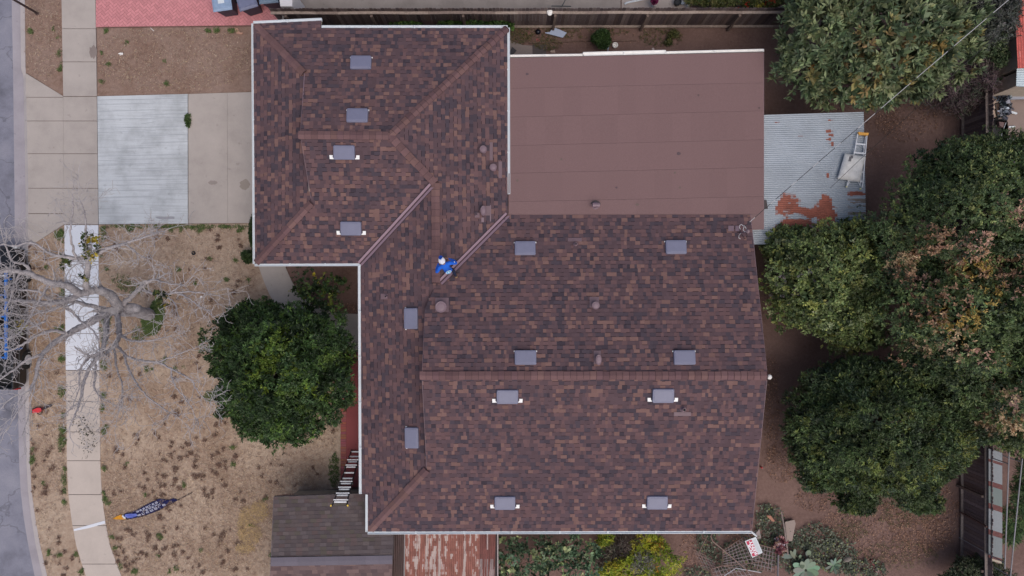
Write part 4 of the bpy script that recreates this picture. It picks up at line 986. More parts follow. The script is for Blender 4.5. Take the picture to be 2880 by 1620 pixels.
def ground_cover(name, areas, n, ll, lw, pal, seed, hmax, label=None, cat_='', kind='stuff', tilt=0.8, blades=3, mask=None):
    r = np.random.default_rng(seed); pts = []; tone = []
    w = np.array([a[2] * a[3] * (a[4] if len(a) > 4 else 1) for a in areas], float); w /= w.sum()
    k = r.choice(len(areas), n, p=w)
    for i in range(n):
        a = areas[k[i]]
        t = r.random() * 6.283; q = math.sqrt(r.random())
        u = a[0] + a[2] * q * math.cos(t) ; v = a[1] + a[3] * q * math.sin(t)
        if mask and not mask(u, v): continue
        p = P(u, v, 0); pts.append((p.x, p.y, 0.03)); 
    p = np.array(pts); n = len(p); m = n * blades
    base = np.repeat(p, blades, 0) + np.c_[r.normal(size=(m, 2)) * ll * 0.3, np.zeros(m)]
    az = r.random(m) * 6.283; el = np.abs(r.normal(size=m)) * (1 - tilt) + 0.15
    d = np.c_[np.cos(az) * np.cos(el), np.sin(az) * np.cos(el), np.sin(el)]; s = np.c_[-np.sin(az), np.cos(az), r.normal(size=m) * .3]
    L = ll * r.uniform(.5, 1.3, (m, 1)); Wd = lw * r.uniform(.6, 1.2, (m, 1))
    base[:, 2] += r.random(m) * hmax
    tip = base + d * L; mid = base + d * L * .5
    V = np.stack([base, mid + s * Wd / 2, tip, mid - s * Wd / 2], 1).reshape(-1, 3)
    wts = np.array([x for x, c in pal]); wts = wts / wts.sum(); cols = np.array([C(*c) for x, c in pal])
    cf = cols[r.choice(len(pal), m, p=wts)] * r.uniform(.75, 1.25, (m, 1))
    o = np_mesh(name, V, np.arange(m * 4).reshape(m, 4), np.clip(cf, .002, .8), MT['leaf'])
    if kind: o['kind'] = kind
    return o
def in_lawn(u, v):
    if u > 284 and interp(WALK_R, v) + 3 < u:
        if v > 634 and u < 958 and v < 1392: return not (u > 718 and v < 900)
        if v >= 1392 and u < 768: return True
        if 82 < v < 256 and u < 710: return True
        return False
    if interp(KERB_IN, v) + 2 < u < interp(WALK_L, v) - 2:
        if v < 200: return True
        if v < 270: return v < 205 + (u - 76) * 0.63 - 4
        if v > 690: return True
        return v > 690 - (u - 97) * 0.62
    return False
LA = [(520, 1000, 460, 620), (490, 165, 230, 95), (125, 100, 60, 130), (135, 1150, 60, 480), (600, 1450, 330, 190)]
ground_cover('dry_grass', LA, 21000, .10, .012, [(4, (180, 157, 140)), (3, (162, 137, 122)), (1.6, (208, 190, 170)), (1.6, (128, 102, 88)), (.8, (206, 180, 142))], 50, .03, mask=in_lawn, blades=4)
rr = random.Random(5); brown = []; green = []
while len(brown) < 340:
    u, v = rr.uniform(80, 950), rr.uniform(80, 1620)
    dens = 0.22 + (0.75 if (1220 < v < 1400 and u < 640) else 0) + (.8 if v > 1480 else 0); dens *= max(0.05, .5 + 1.8 * mnoise.noise(Vector((u * .012, v * .012, 2))))
    if v > 300 and in_lawn(u, v) and rr.random() < dens * .8: brown.append((u, v, rr.uniform(2, 7), rr.uniform(2, 6)))
while len(green) < 120:
    u, v = rr.uniform(80, 950), rr.uniform(80, 1620)
    edge = abs(u - interp(WALK_R, v)) < 18 or abs(u - interp(WALK_L, v)) < 14 or abs(v - 638) < 12 or abs(v - 84) < 7
    if in_lawn(u, v) and rr.random() < (1 if edge else .04): green.append((u, v, rr.uniform(3, 9), rr.uniform(3, 9)))
green += [(428, 905, 26, 36, 5), (445, 880, 18, 36, 5), (395, 940, 22, 20, .5), (380, 810, 36, 16, .25), (715, 660, 9, 40, .8), (745, 800, 10, 40, .9), (765, 850, 14, 30, .9), (725, 760, 8, 22, .8), (940, 1320, 14, 50, .5), (170, 660, 14, 14, .8), (290, 660, 10, 22, .5), (345, 790, 30, 20, .2), (500, 637, 200, 5, .7), (592, 1113, 14, 14, .8), (92, 1290, 8, 14, .8), (90, 1260, 9, 12, .5), (450, 1507, 9, 9, .9), (305, 900, 10, 30, .4), (176, 1100, 9, 16, .8), (175, 1230, 8, 40, .5), (183, 1340, 7, 30, .6)]
ground_cover('brown_weeds', brown, 3600, .07, .022, [(3, (110, 84, 72)), (2, (130, 102, 88)), (1, (92, 76, 64))], 51, .05, mask=in_lawn, blades=4)
ground_cover('green_weeds', green, 8500, .07, .022, [(3, (88, 108, 56)), (2, (72, 92, 48)), (1, (112, 122, 70))], 52, .06, mask=in_lawn, blades=4)
ground_cover('straw_patch', [(715, 1445, 40, 22), (705, 1500, 32, 26), (688, 1485, 18, 36), (730, 1425, 22, 16), (690, 1540, 26, 14)], 1500, .1, .014, [(3, (210, 182, 134)), (2, (194, 166, 120)), (3, (180, 156, 130))], 53, .03, mask=in_lawn, blades=4)
def in_yard(u, v):
    return not (1430 < u < 2150 and 145 < v < 650) and u < 2700
ground_cover('dead_leaves', [(2170, 1180, 22, 120), (2200, 1300, 50, 60), (2300, 1400, 70, 40), (2480, 1500, 190, 90), (2600, 1450, 100, 110), (2550, 340, 90, 60, .6), (2500, 350, 40, 30, .8), (2450, 380, 60, 100, .2), (2170, 1060, 20, 60), (1640, 100, 180, 35, .3), (975, 870, 40, 16, 2), (1950, 1550, 40, 60, .6), (2080, 1510, 40, 14, 2)], 5200, .06, .032,
             [(3, (140, 104, 86)), (2, (112, 82, 70)), (2, (168, 134, 112)), (1, (90, 66, 58))], 54, .02, mask=in_yard, blades=2, tilt=.9)
ground_cover('yard_weeds', [(1600, 92, 170, 16, .4), (1460, 100, 40, 25), (1540, 125, 40, 18), (1860, 105, 60, 30, .5), (2380, 1490, 60, 30, .4), (2540, 1440, 90, 40, .25), (2520, 1560, 120, 40, .2)], 1500, .07, .02, [(2, (90, 88, 58)), (2, (116, 98, 70)), (1, (64, 76, 46))], 55, .04, blades=4)
ivy = ground_cover('ivy', [(2165, 1470, 40, 50), (2150, 1440, 24, 24), (2110, 1555, 90, 50, .8), (2290, 1510, 60, 40), (2240, 1560, 60, 50), (2350, 1560, 60, 50), (2430, 1600, 60, 30), (2200, 1510, 40, 30), (1985, 1520, 30, 40), (2000, 1495, 30, 14), (1960, 1610, 40, 20), (2040, 1570, 60, 40, .5)], 2300, .10, .075, [(3, (78, 86, 70)), (2, (98, 104, 90)), (2, (60, 70, 54)), (1.4, (124, 130, 112)), (.5, (132, 140, 90))], 56, .12, blades=2, tilt=.75)

# ------------------------------------------------------------------ the bare street tree
bt = empty('bare_tree', P(412, 884, 0), 'big leafless grey tree on the front lawn spreading over the new sidewalk and the street', 'tree')
mbT, mbB, mbW = MB(), MB(), MB()
tr = random.Random(21)
def smooth_path(pts, n=5):
    """Catmull-Rom through (Vector, radius) pairs"""
    out = []
    for i in range(len(pts) - 1):
        p0 = pts[max(i - 1, 0)]; p1 = pts[i]; p2 = pts[i + 1]; p3 = pts[min(i + 2, len(pts) - 1)]
        for k in range(n):
            t = k / n
            f = lambda a, b, c, d: 0.5 * ((2 * b) + (c - a) * t + (2 * a - 5 * b + 4 * c - d) * t * t + (3 * b - a - 3 * c + d) * t ** 3)
            out.append((Vector([f(p0[0][q], p1[0][q], p2[0][q], p3[0][q]) for q in range(3)]), max(0.004, f(p0[1], p1[1], p2[1], p3[1]))))
    out.append(pts[-1]); return out
def twig(p, d, L, r, depth, mb):
    n = max(3, int(L / 0.13)); pts = [p]; rad = [r]; dd = d.normalized(); q = p.copy()
    for k in range(n):
        dd = (dd + Vector((tr.gauss(0, .30), tr.gauss(0, .30), tr.gauss(0.02, .22)))).normalized()
        q = q + dd * (L / n); pts.append(q.copy()); rad.append(max(0.0062, r * (1 - 0.75 * (k + 1) / n)))
        if depth > 0 and tr.random() < (0.55 if depth == 2 else 0.5 if depth == 1 else .3):
            e = (dd + Vector((tr.gauss(0, 1), tr.gauss(0, 1), tr.gauss(0, .5))).normalized() * 1.05).normalized()
            twig(q.copy(), e, L * tr.uniform(0.3, 0.6), max(0.005, rad[-1] * 0.7), depth - 1, mb)
    mb.tube(pts, rad, 4, caps=False)
def limb(px, r0, r1, twigs=1.0, mb=None, tl=0.9):
    """px: (u, v, z) photo-pixel nodes with heights"""
    pts = []
    for i, (u, v, z) in enumerate(px):
        t = i / (len(px) - 1); pts.append((P(u, v, z), (r0 + (r1 - r0) * t) * (1.05 if r0 < .2 else .9) + .002))
    sp = smooth_path(pts)
    sp = [(p + Vector((tr.gauss(0, .012), tr.gauss(0, .012), 0)), r * tr.uniform(.92, 1.08)) for p, r in sp]
    (mb or mbB).tube([p for p, r in sp], [r for p, r in sp], 9)
    for i in range(2, len(sp)):
        p, r = sp[i]; d = (sp[i][0] - sp[i - 1][0]).normalized(); t = i / len(sp)
        for k in range(2):
            if tr.random() < twigs * (0.25 + 0.75 * t) * 0.46:
                e = (d * 0.6 + Vector((tr.gauss(0, 1), tr.gauss(0, 1), tr.gauss(.1, .45)))).normalized()
                twig(p, e, tl * tr.uniform(.5, 1.25), min(0.022, max(0.009, r * 0.35)), 2, mbW)
    twig(sp[-1][0], (sp[-1][0] - sp[-2][0]), tl, max(.008, sp[-1][1]), 2, mbW)
# trunk leaning to the street
limb([(420, 884, 0), (412, 883, .6), (385, 876, 1.3), (350, 874, 2.0), (325, 873, 2.6)], .27, .22, 0, mbT)
limb([(335, 868, 2.4), (322, 845, 2.9), (305, 826, 3.3), (282, 817, 3.7), (255, 818, 4.0), (224, 829, 4.3), (186, 845, 4.7), (140, 852, 5.2), (80, 848, 5.6), (10, 842, 6.0), (-60, 838, 6.2)], .185, .03, .8)
limb([(248, 818, 4.0), (242, 795, 4.4), (246, 757, 4.8), (248, 724, 5.2)], .10, .075, .4)
limb([(248, 724, 5.2), (275, 712, 5.4), (310, 697, 5.6), (352, 684, 5.8), (391, 672, 5.9), (430, 660, 6.0), (466, 648, 6.1)], .065, .012, 1.3)
limb([(248, 724, 5.2), (216, 728, 5.4), (190, 722, 5.6), (168, 720, 5.8), (140, 712, 6.0), (118, 698, 6.2), (86, 682, 6.4), (40, 690, 6.5), (-20, 688, 6.6)], .07, .014, 1.1)
limb([(246, 720, 5.2), (243, 690, 5.5), (242, 655, 5.7), (240, 622, 5.9), (236, 590, 6.1), (222, 560, 6.3)], .05, .01, 1.2)
limb([(215, 728, 5.4), (205, 700, 5.6), (198, 660, 5.9), (200, 620, 6.1), (206, 580, 6.3), (204, 545, 6.4)], .04, .009, 1.0)
limb([(340, 684, 5.8), (372, 700, 5.9), (400, 722, 6.0), (432, 730, 6.0)], .02, .006, 1.0, tl=.5)
limb([(222, 828, 4.3), (205, 812, 4.6), (185, 801, 4.9), (160, 798, 5.1), (130, 792, 5.3), (95, 774, 5.6), (60, 764, 5.9), (20, 762, 6.1), (-50, 770, 6.4)], .13, .05, .9)
limb([(90, 772, 5.6), (70, 745, 5.9), (36, 735, 6.2), (22, 705, 6.4), (8, 670, 6.5)], .05, .012, 1.2)
limb([(60, 764, 5.9), (40, 800, 6.0), (30, 840, 6.2), (10, 880, 6.3)], .04, .01, 1.2)
limb([(140, 792, 5.2), (120, 830, 5.5), (90, 880, 5.8), (60, 930, 6.0), (20, 960, 6.1)], .035, .008, 1.2)
limb([(322, 874, 2.6), (290, 886, 3.1), (261, 903, 3.5), (224, 921, 3.9), (186, 942, 4.3), (149, 967, 4.7), (122, 995, 5.0), (106, 1030, 5.3), (98, 1070, 5.5), (80, 1100, 5.7)], .145, .03, .6)
limb([(190, 940, 4.3), (150, 930, 4.7), (110, 940, 5.1), (70, 965, 5.4), (30, 985, 5.6), (-20, 990, 5.8)], .06, .015, 1.1)
limb([(120, 998, 5.0), (80, 1010, 5.3), (40, 1040, 5.5), (10, 1060, 5.7), (-30, 1090, 5.8)], .05, .012, 1.2)
limb([(112, 922, 4.6), (70, 900, 5.0), (30, 905, 5.4), (-10, 920, 5.6)], .04, .01, 1.2)
limb([(100, 1070, 5.5), (75, 1125, 5.6), (45, 1165, 5.8), (20, 1210, 5.9)], .03, .008, 1.3)
limb([(98, 1078, 5.5), (85, 1150, 5.6), (70, 1200, 5.8)], .025, .007, 1.2)
limb([(300, 878, 2.7), (300, 905, 3.2), (298, 930, 3.6), (295, 960, 4.0), (285, 990, 4.3), (262, 1020, 4.6), (244, 1050, 4.9), (234, 1085, 5.2), (226, 1125, 5.4), (214, 1160, 5.6), (200, 1190, 5.7)], .10, .016, .9)
limb([(282, 994, 4.3), (255, 1002, 4.6), (236, 1020, 4.9), (224, 1048, 5.1), (222, 1090, 5.3), (206, 1140, 5.5)], .05, .01, 1.1)
limb([(268, 1025, 4.6), (267, 1055, 4.8), (264, 1085, 5.0), (272, 1105, 5.1), (290, 1125, 5.2)], .045, .012, .8)
limb([(330, 885, 2.6), (334, 915, 3.0), (335, 945, 3.4), (322, 972, 3.8), (300, 992, 4.0), (270, 1008, 4.4)], .10, .05, .4)
limb([(335, 948, 3.4), (355, 940, 3.7), (378, 931, 3.9), (394, 924, 4.0)], .035, .015, .8, tl=.6)
limb([(336, 940, 3.4), (356, 954, 3.8), (385, 960, 4.1), (415, 958, 4.3), (450, 953, 4.5), (480, 945, 4.6)], .05, .008, 1.0)
limb([(330, 972, 3.7), (352, 1000, 4.1), (387, 1012, 4.4), (443, 1020, 4.7), (480, 1036, 4.9), (536, 1070, 5.1), (562, 1108, 5.2), (592, 1134, 5.2)], .05, .008, 1.1)
limb([(440, 1019, 4.7), (480, 1005, 4.9), (515, 990, 5.0), (560, 975, 5.1)], .025, .006, 1.2, tl=.6)
limb([(350, 1000, 4.1), (362, 1040, 4.5), (385, 1080, 4.8), (410, 1110, 5.0), (460, 1150, 5.2), (500, 1172, 5.3)], .04, .007, 1.3)
limb([(480, 1036, 4.9), (490, 1080, 5.0), (520, 1120, 5.1), (540, 1150, 5.2), (552, 1185, 5.2)], .025, .006, 1.2, tl=.7)
limb([(320, 980, 3.8), (330, 1040, 4.3), (345, 1090, 4.6), (335, 1150, 4.9), (325, 1200, 5.0)], .035, .006, 1.4)
limb([(345, 860, 2.3), (358, 845, 2.7), (375, 830, 3.1), (395, 810, 3.5), (412, 795, 3.8), (432, 786, 4.0)], .095, .05, .5)
limb([(432, 786, 4.0), (455, 792, 4.3), (480, 798, 4.5), (510, 800, 4.6)], .035, .008, 1.2, tl=.6)
limb([(430, 786, 4.0), (436, 768, 4.3), (430, 752, 4.5)], .03, .008, 1.2, tl=.6)
limb([(402, 816, 3.5), (425, 824, 3.8), (455, 828, 4.1), (490, 824, 4.4), (535, 821, 4.6), (575, 826, 4.7), (620, 834, 4.8)], .055, .008, 1.2)
limb([(478, 826, 4.3), (500, 808, 4.6), (520, 798, 4.8), (548, 770, 4.9)], .025, .006, 1.2, tl=.6)
limb([(500, 824, 4.4), (530, 838, 4.7), (555, 858, 4.8), (580, 872, 4.9), (600, 892, 4.9)], .03, .006, 1.2, tl=.6)
limb([(455, 830, 4.1), (490, 850, 4.4), (498, 880, 4.6), (502, 905, 4.7)], .025, .006, 1.2, tl=.6)
limb([(300, 872, 2.8), (268, 862, 3.4), (240, 857, 3.9), (211, 848, 4.3), (185, 852, 4.7), (150, 870, 5.0), (110, 880, 5.3), (60, 885, 5.5), (0, 870, 5.7)], .075, .015, .9)
limb([(186, 862, 4.5), (210, 885, 4.8), (230, 905, 5.1), (262, 930, 5.3), (278, 962, 5.4), (280, 995, 5.5)], .045, .01, 1.1)
limb([(150, 853, 5.1), (110, 820, 5.5), (60, 815, 5.8), (0, 800, 6.0)], .045, .01, 1.3)
limb([(130, 900, 5.2), (80, 925, 5.5), (30, 930, 5.7), (-20, 950, 5.8)], .03, .008, 1.4)
limb([(160, 850, 5), (120, 860, 5.4), (80, 862, 5.6), (30, 850, 5.9)], .03, .008, 1.5)
# broken stub on top of the trunk
mbT.tube([P(352, 868, 2.05), P(372, 866, 2.5), P(392, 868, 2.62)], [.2, .19, .13], 9)
mbT.build('trunk', MT['bark'], bt, smooth=True); mbB.build('branches', MT['bark'], bt, smooth=True); mbW.build('twigs', MT['twig'], bt)
V, Fq, cf, _ = foliage([B_(255, 690, 5.6, 18, 40, .3), B_(240, 775, 4.8, 12, 12, .2), B_(190, 740, 5.3, 16, 12, .2), B_(272, 690, 5.4, 10, 30, .3), B_(460, 850, 3.9, 18, 14, .2), B_(60, 920, 5.6, 20, 16, .2), B_(455, 830, 4.2, 20, 10, .2)], 60, 4, .10, .055, [(2, (82, 92, 52)), (2, (58, 68, 44)), (1, (150, 134, 52))], 70)
np_mesh('leaves', V, Fq, cf, MT['leaf'], bt)
V, Fq, cf, _ = foliage([B_(250, 1250, .35, 22, 40, .15), B_(240, 1210, .5, 25, 25, .2), B_(222, 1180, .8, 20, 20, .2)], 60, 2, .05, .03, [(1, (100, 96, 90)), (1, (80, 80, 70))], 71); np_mesh('leaves', V, Fq, cf, MT['leaf'], bt)

# ------------------------------------------------------------------ fences
WOODS = [(92, 80, 80), (100, 88, 88), (84, 73, 75), (110, 98, 96), (96, 82, 80)]
def fence(root, a, b, h, inward, bw=0.14, posts=(), dark=1.0, rails=(0.16, 1.58)):
    a = Vector(a); b = Vector(b); d = (b - a).normalized(); L = (b - a).length; inn = Vector(inward); n = int(L / bw); mb = MB(); ang = math.atan2(d.y, d.x)
    for k in range(n):
        hh = h + rng.uniform(-.035, .03); p = a + d * (k + .5) * L / n; j = rng.uniform(.75, 1.2) * dark
        c = tuple(x * j for x in C(*rng.choice(WOODS)))
        x = bw / 2 - 0.004; q = 0.010; off = rng.uniform(-.006, .006)
        b0 = [p + d * s * x + inn * (t * q + off) for s, t in ((-1, -1), (1, -1), (1, 1), (-1, 1))]
        lo = [(v.x, v.y, 0.02) for v in b0]; mid = [(v.x, v.y, hh - .04) for v in b0]
        b1 = [p + d * s * x * .6 + inn * (t * q + off) for s, t in ((-1, -1), (1, -1), (1, 1), (-1, 1))]
        flip = (Vector(lo[1]) - Vector(lo[0])).cross(Vector(lo[2]) - Vector(lo[1])).z < 0
        if flip: lo, mid, b1 = lo[::-1], mid[::-1], b1[::-1]
        mb.hexa(lo, mid, c); mb.hexa(mid, [(v.x, v.y, hh) for v in b1], c)
    mb.build('fence_boards', MT['wood'], root)
    for z, w in zip(rails, (0.09, 0.10)):
        mb = MB(); m = 24; pts = [a + d * L * k / m + inn * (0.012 + w / 2) + Vector((0, 0, z + (0.02 * math.sin(k * 1.7) if z > 1 else 0))) for k in range(m + 1)]
        for p, q in zip(pts, pts[1:]): mb.bar(p, q - (q - p) * 0.0005, w, 0.04, C(*rng.choice([(150, 136, 128), (160, 146, 138), (140, 126, 120)])))
        mb.build('rail', MT['wood'], root)
    for t in posts:
        mb = MB(); p = a + d * L * t + inn * 0.16; mb.box((p.x, p.y, 0.76), (0.09, 0.09, 1.56), rz=ang, col=C(112, 98, 92)); mb.build('post', MT['wood'], root)
fa0, fb0 = P(800, 76, 0), P(2230, 74, 0)
nf = empty('wooden_fence', (fa0 + fb0) / 2, 'long weathered grey brown board fence with pale rails behind the house at the top', 'fence')
fence(nf, fa0, fb0, 1.86, (0, -1, 0), posts=[(u - 800) / 1430 for u in (838, 1066, 1310, 1555, 1801, 2046)])
ea, eb = P(2705, 110, 0), P(2702, 1640, 0)
ef = empty('wooden_fence', (ea + eb) / 2, 'dark board fence along the right side of the back garden, partly under the trees', 'fence')
fence(ef, ea, eb, 1.86, (-1, 0, 0), posts=[.07, .2, .32, .45, .57, .7, .82, .95], dark=1.5)
mb = MB(); mb.bar(P(2700, 1440, .1), P(2775, 1482, 1.75), .06, .05, C(96, 74, 70)); o = mb.build('brace_board', MT['wood'], base=P(2700, 1440, 0)); tag(o, 'dark brown board leaning against the lower right fence', 'board')
# neighbour shed roof beyond the right fence
ns = empty('neighbour_shed', P(2800, 1420, 0), 'narrow shed roof of pale grey sheets and brown battens just beyond the right fence', 'shed')
for v0, v1 in ((1262, 1290), (1298, 1352), (1366, 1414), (1430, 1488), (1503, 1560)):
    mb = MB(); q = [P(2781, v0, 1.8), P(2781, v1, 1.8), P(2819, v1 + 12, 1.7), P(2819, v0 + 12, 1.7)]
    mb.hexa([x - Vector((0, 0, .03)) for x in q], q, C(*rng.choice([(118, 124, 126), (132, 136, 140), (110, 120, 118)]))); mb.build('roof_sheet', MT['metalroof'], ns)
for v0, v1 in ((1290, 1298), (1352, 1366), (1414, 1430), (1488, 1503), (1560, 1568)):
    mb = MB(); q = [P(2781, v0, 1.79), P(2781, v1, 1.79), P(2819, v1 + 12, 1.69), P(2819, v0 + 12, 1.69)]
    mb.hexa([x - Vector((0, 0, .05)) for x in q], q, C(110, 76, 74)); mb.build('batten', MT['wood'], ns)
mb = MB(); mb.prism([P(2783, 1262, 1.6), P(2783, 1575, 1.6), P(2816, 1585, 1.6), P(2816, 1272, 1.6)], -.05, 1.62); mb.build('wall', MT['stucco'], ns)
for i, (a, b, lab) in enumerate(((P(2838, 1272, 2.6), P(2826, 1600, 2.6), 'thin pale pipe rail beyond the right fence, the nearer to the fence of the two'), (P(2878, 1262, 2.6), P(2840, 1640, 2.6), 'thin pale pipe rail beyond the right fence, the farther and more slanted of the two'))):
    mb = MB(); mb.tube([a, b], .022, 8); 
    for p in (a.lerp(b, .1), a.lerp(b, .95)): mb.tube([Vector((p.x, p.y, 0)), p], .02, 8)
    o = mb.build('pipe_rail', M_plain('grey_pipe', C(140, 138, 142), .5), base=(a.x, a.y, 0)); tag(o, lab, 'rail', 'pipe rails beyond the right fence')

# ------------------------------------------------------------------ neighbour at the top right
red = empty('red_roofed_shed', P(2870, 100, 0), 'shed with red painted corrugated roof at the top right edge', 'shed')
V, Fq, cf = corrugated(P(2850, -60, 2.45), P(2960, -60, 2.6), P(2862, 192, 2.45), P(2972, 190, 2.6), 'y', .085, .012, lambda a, b, ph: tuple(q * (1 + .2 * fbm(a * 5, b * 5, 3, 4)) for q in (C(192, 96, 88) if fbm(a * 9, b * 9, 4, 2) < .75 else C(226, 180, 176))), nsub=16)
np_mesh('metal_roof', V, Fq[:, ::-1], cf, MT['metalroof'], red)
mb = MB(); mb.prism([P(2868, -50, 2.3), P(2960, -50, 2.3), P(2960, 185, 2.3), P(2874, 185, 2.3)], -.05, 2.35); mb.build('wall', MT['stucco'], red)
wh = empty('white_roofed_shed', P(2885, 230, 0), 'pale blue white corrugated roof patch below the red roof at the right edge', 'shed')
V, Fq, cf = corrugated(P(2860, 193, 2.3), P(2970, 190, 2.3), P(2858, 243, 2.3), P(2970, 250, 2.3), 'x', .08, .012, lambda a, b, ph: C(186, 200, 208), nsub=8)
np_mesh('metal_roof', V, Fq, cf, MT['metalroof'], wh)
mb = MB(); mb.prism([P(2870, 198, 2.1), P(2965, 196, 2.1), P(2965, 240, 2.1), P(2868, 238, 2.1)], -.05, 2.2); mb.build('wall', MT['stucco'], wh)
mb = MB(); mb.prism([P(2822, 268, .6), P(2880, 246, .6), P(2960, 225, .6), P(2960, 275, .6), P(2838, 279, .6)], .5, .56, C(150, 154, 166)); o = mb.build('sheet_panel', MT['attr'], base=P(2860, 262, 0)); 
mb2 = MB()
tag(o, 'pale grey flat sheet lying on a low stack below the white corrugated roof', 'panel')
mb = MB(); mb.prism([P(2820, 268, 0), P(2960, 228, 0), P(2960, 275, 0), P(2838, 279, 0)], 0, .49, C(90, 70, 64)); o = mb.build('lumber_stack', MT['wood'], base=P(2880, 258, 0)); tag(o, 'low brown timber stack carrying the pale grey sheet', 'timber')
gr = [((2800, 112), (2855, 92), (2857, 112), (2803, 132), (118, 116, 128)), ((2803, 134), (2858, 113), (2859, 128), (2812, 148), (110, 110, 122)), ((2820, 146), (2859, 130), (2860, 178), (2822, 184), (100, 96, 102)), ((2824, 186), (2860, 180), (2861, 196), (2826, 194), (122, 120, 128))]
deck = empty('plank_deck', P(2835, 140, 0), 'deck of grey weathered planks beside the red corrugated roof', 'deck')
for q in gr:
    mb = MB(); mb.prism([P(u, v, .7) for u, v in q[:4]], .62, .70 + rng.uniform(0, .01), C(*q[4])); mb.build('plank', MT['wood'], deck)
mb = MB(); mb.prism([P(2805, 120, .5), P(2858, 102, .5), P(2860, 194, .5), P(2828, 192, .5)], 0, .61, C(70, 62, 60)); mb.build('base', MT['wood'], deck)
def slab(name, pts, z0, z1, col, label, cat_, mat='attr', zp=None, bevel=0):
    mb = MB(); zp = z1 if zp is None else zp
    q = [P(u, v, zp) for u, v in pts]; mb.prism(q, z0, z1, C(*col))
    c = sum(q, Vector()) / len(q)
    o = mb.build(name, MT[mat], base=(c.x, c.y, z0), bevel=bevel); return tag(o, label, cat_)
slab('rusty_sheet', [(2822, 198), (2842, 190), (2860, 206), (2862, 236), (2820, 246), (2816, 220)], .35, .37, (132, 78, 50), 'rusty brown metal sheet below the grey plank deck', 'sheet')
slab('rusty_sheet_stand', [(2826, 205), (2856, 208), (2858, 232), (2824, 238)], 0, .345, (80, 60, 50), 'dark wooden crate under the rusty brown sheet', 'crate', 'wood')
slab('orange_box', [(2782, 175), (2801, 170), (2803, 200), (2784, 204)], 0.0, .35, (158, 106, 50), 'open orange brown box just beyond the upper right fence', 'box', bevel=.02)
slab('cardboard_box', [(2834, 80), (2851, 71), (2852, 80), (2839, 90)], .7, .95, (214, 160, 118), 'small tan cardboard box by the edge of the red roof', 'box', bevel=.01)
slab('plywood_board', [(2771, 270), (2814, 256), (2819, 268), (2804, 275), (2810, 288), (2796, 292), (2800, 305), (2784, 309)], .42, .45, (186, 166, 152), 'upper beige plywood board beyond the right fence', 'board')
slab('plywood_board', [(2774, 299), (2782, 310), (2800, 307), (2806, 328), (2780, 335)], .38, .41, (178, 158, 144), 'lower beige plywood board, beside the black crate', 'board')
slab('board_stack', [(2776, 275), (2808, 265), (2812, 322), (2786, 328)], 0, .37, (92, 76, 70), 'stack of rough boards beneath the two beige plywood sheets', 'timber', 'wood')
ck = empty('black_crate', P(2820, 306, 0), 'open black crate filled with clear crumpled plastic beyond the right fence', 'crate')
q = [P(2798, 292, .45), P(2833, 282, .45), P(2842, 320, .45), P(2806, 332, .45)]
mb = MB()
for a, b in zip(q, q[1:] + q[:1]): mb.bar(Vector((a.x, a.y, .25)), Vector((b.x, b.y, .25)), .03, .45)
mb.build('side', MT['black'], ck); mb = MB(); mb.prism(q, .02, .06); mb.build('bottom', MT['black'], ck)
V, Fq, cf, _ = foliage([B_(2824, 306, .3, 12, 18, .2)], 14, 5, .16, .07, [(1, (176, 182, 196)), (1, (120, 126, 140)), (2, (70, 72, 82))], 90); np_mesh('plastic_film', V, Fq, cf, MT['attr'], ck)
mb = MB(); V, Fq, cf, _ = foliage([B_(2818, 276, .5, 14, 10, .15)], 10, 5, .16, .08, [(1, (150, 158, 170)), (2, (84, 92, 104)), (1, (40, 44, 54))], 91); o = np_mesh('plastic_bag', V, Fq, cf, MT['attr'], base=P(2818, 276, .45)); tag(o, 'crumpled grey plastic bag on the beige board above the black crate', 'bag')
mb = MB(); mb.tube([P(2838, 313, .3), P(2858, 319, .1)], .045, 12); o = mb.build('pipe', MT['white'], base=P(2848, 316, .05)); tag(o, 'short white plastic pipe beside the black crate', 'pipe')
mb = MB(); mb.tube([P(2836, 357, .06), P(2854, 356, .06)], .035, 10); o = mb.build('pipe', MT['white'], base=P(2845, 357, 0)); tag(o, 'short white pipe beside the black wheelbarrow, below the other white pipe', 'pipe')
wb = empty('wheelbarrow', P(2800, 370, 0), 'black wheelbarrow tub with junk inside behind the right fence', 'wheelbarrow')
mb = MB(); ring = [(2764, 350), (2790, 336), (2818, 334), (2834, 342), (2836, 372), (2832, 396), (2800, 398), (2775, 386), (2762, 370)]
lo = [P(2798 + (u - 2798) * .7, 367 + (v - 367) * .7, .3) for u, v in ring][::-1]; hi = [P(u, v, .62) for u, v in ring][::-1]
k = len(ring)
for i in range(k):
    mb.face([lo[i], lo[(i + 1) % k], hi[(i + 1) % k], hi[i]]); mb.face([hi[i], hi[(i + 1) % k], lo[(i + 1) % k] + Vector((0, 0, .02)), lo[i] + Vector((0, 0, .02))])
mb.face(lo[::-1]); mb.face([x + Vector((0, 0, .02)) for x in lo]); mb.build('tub', MT['black'], wb)
mb = MB(); mb.tube([P(2770, 345, .62), P(2800, 334, .63), P(2832, 339, .62)], .02, 8); mb.build('rim', MT['rubber'], wb)
mb = MB(); mb.tube([P(2829, 345, .66), P(2812, 392, .66)], .012, 6); mb.build('handle', MT['alu'], wb)
mb = MB(); mb.lathe(P(2796, 405, .18), [(.18, -.04), (.2, 0), (.18, .04)], 16, M=Matrix.Rotation(R(90), 3, 'X')); mb.build('wheel', MT['rubber'], wb)
for a, b in (((2778, 350), (.12)), ((2815, 352), (.14)), ((2790, 372), .1)):
    pass
mb = MB()
mb.prism([P(2810, 342, .5), P(2826, 344, .5), P(2822, 358, .5), P(2812, 354, .5)], .36, .5, C(120, 98, 98)); o = mb.build('scrap_box', MT['attr'], base=P(2817, 350, .33)); tag(o, 'small mauve box lying in the black wheelbarrow', 'box')

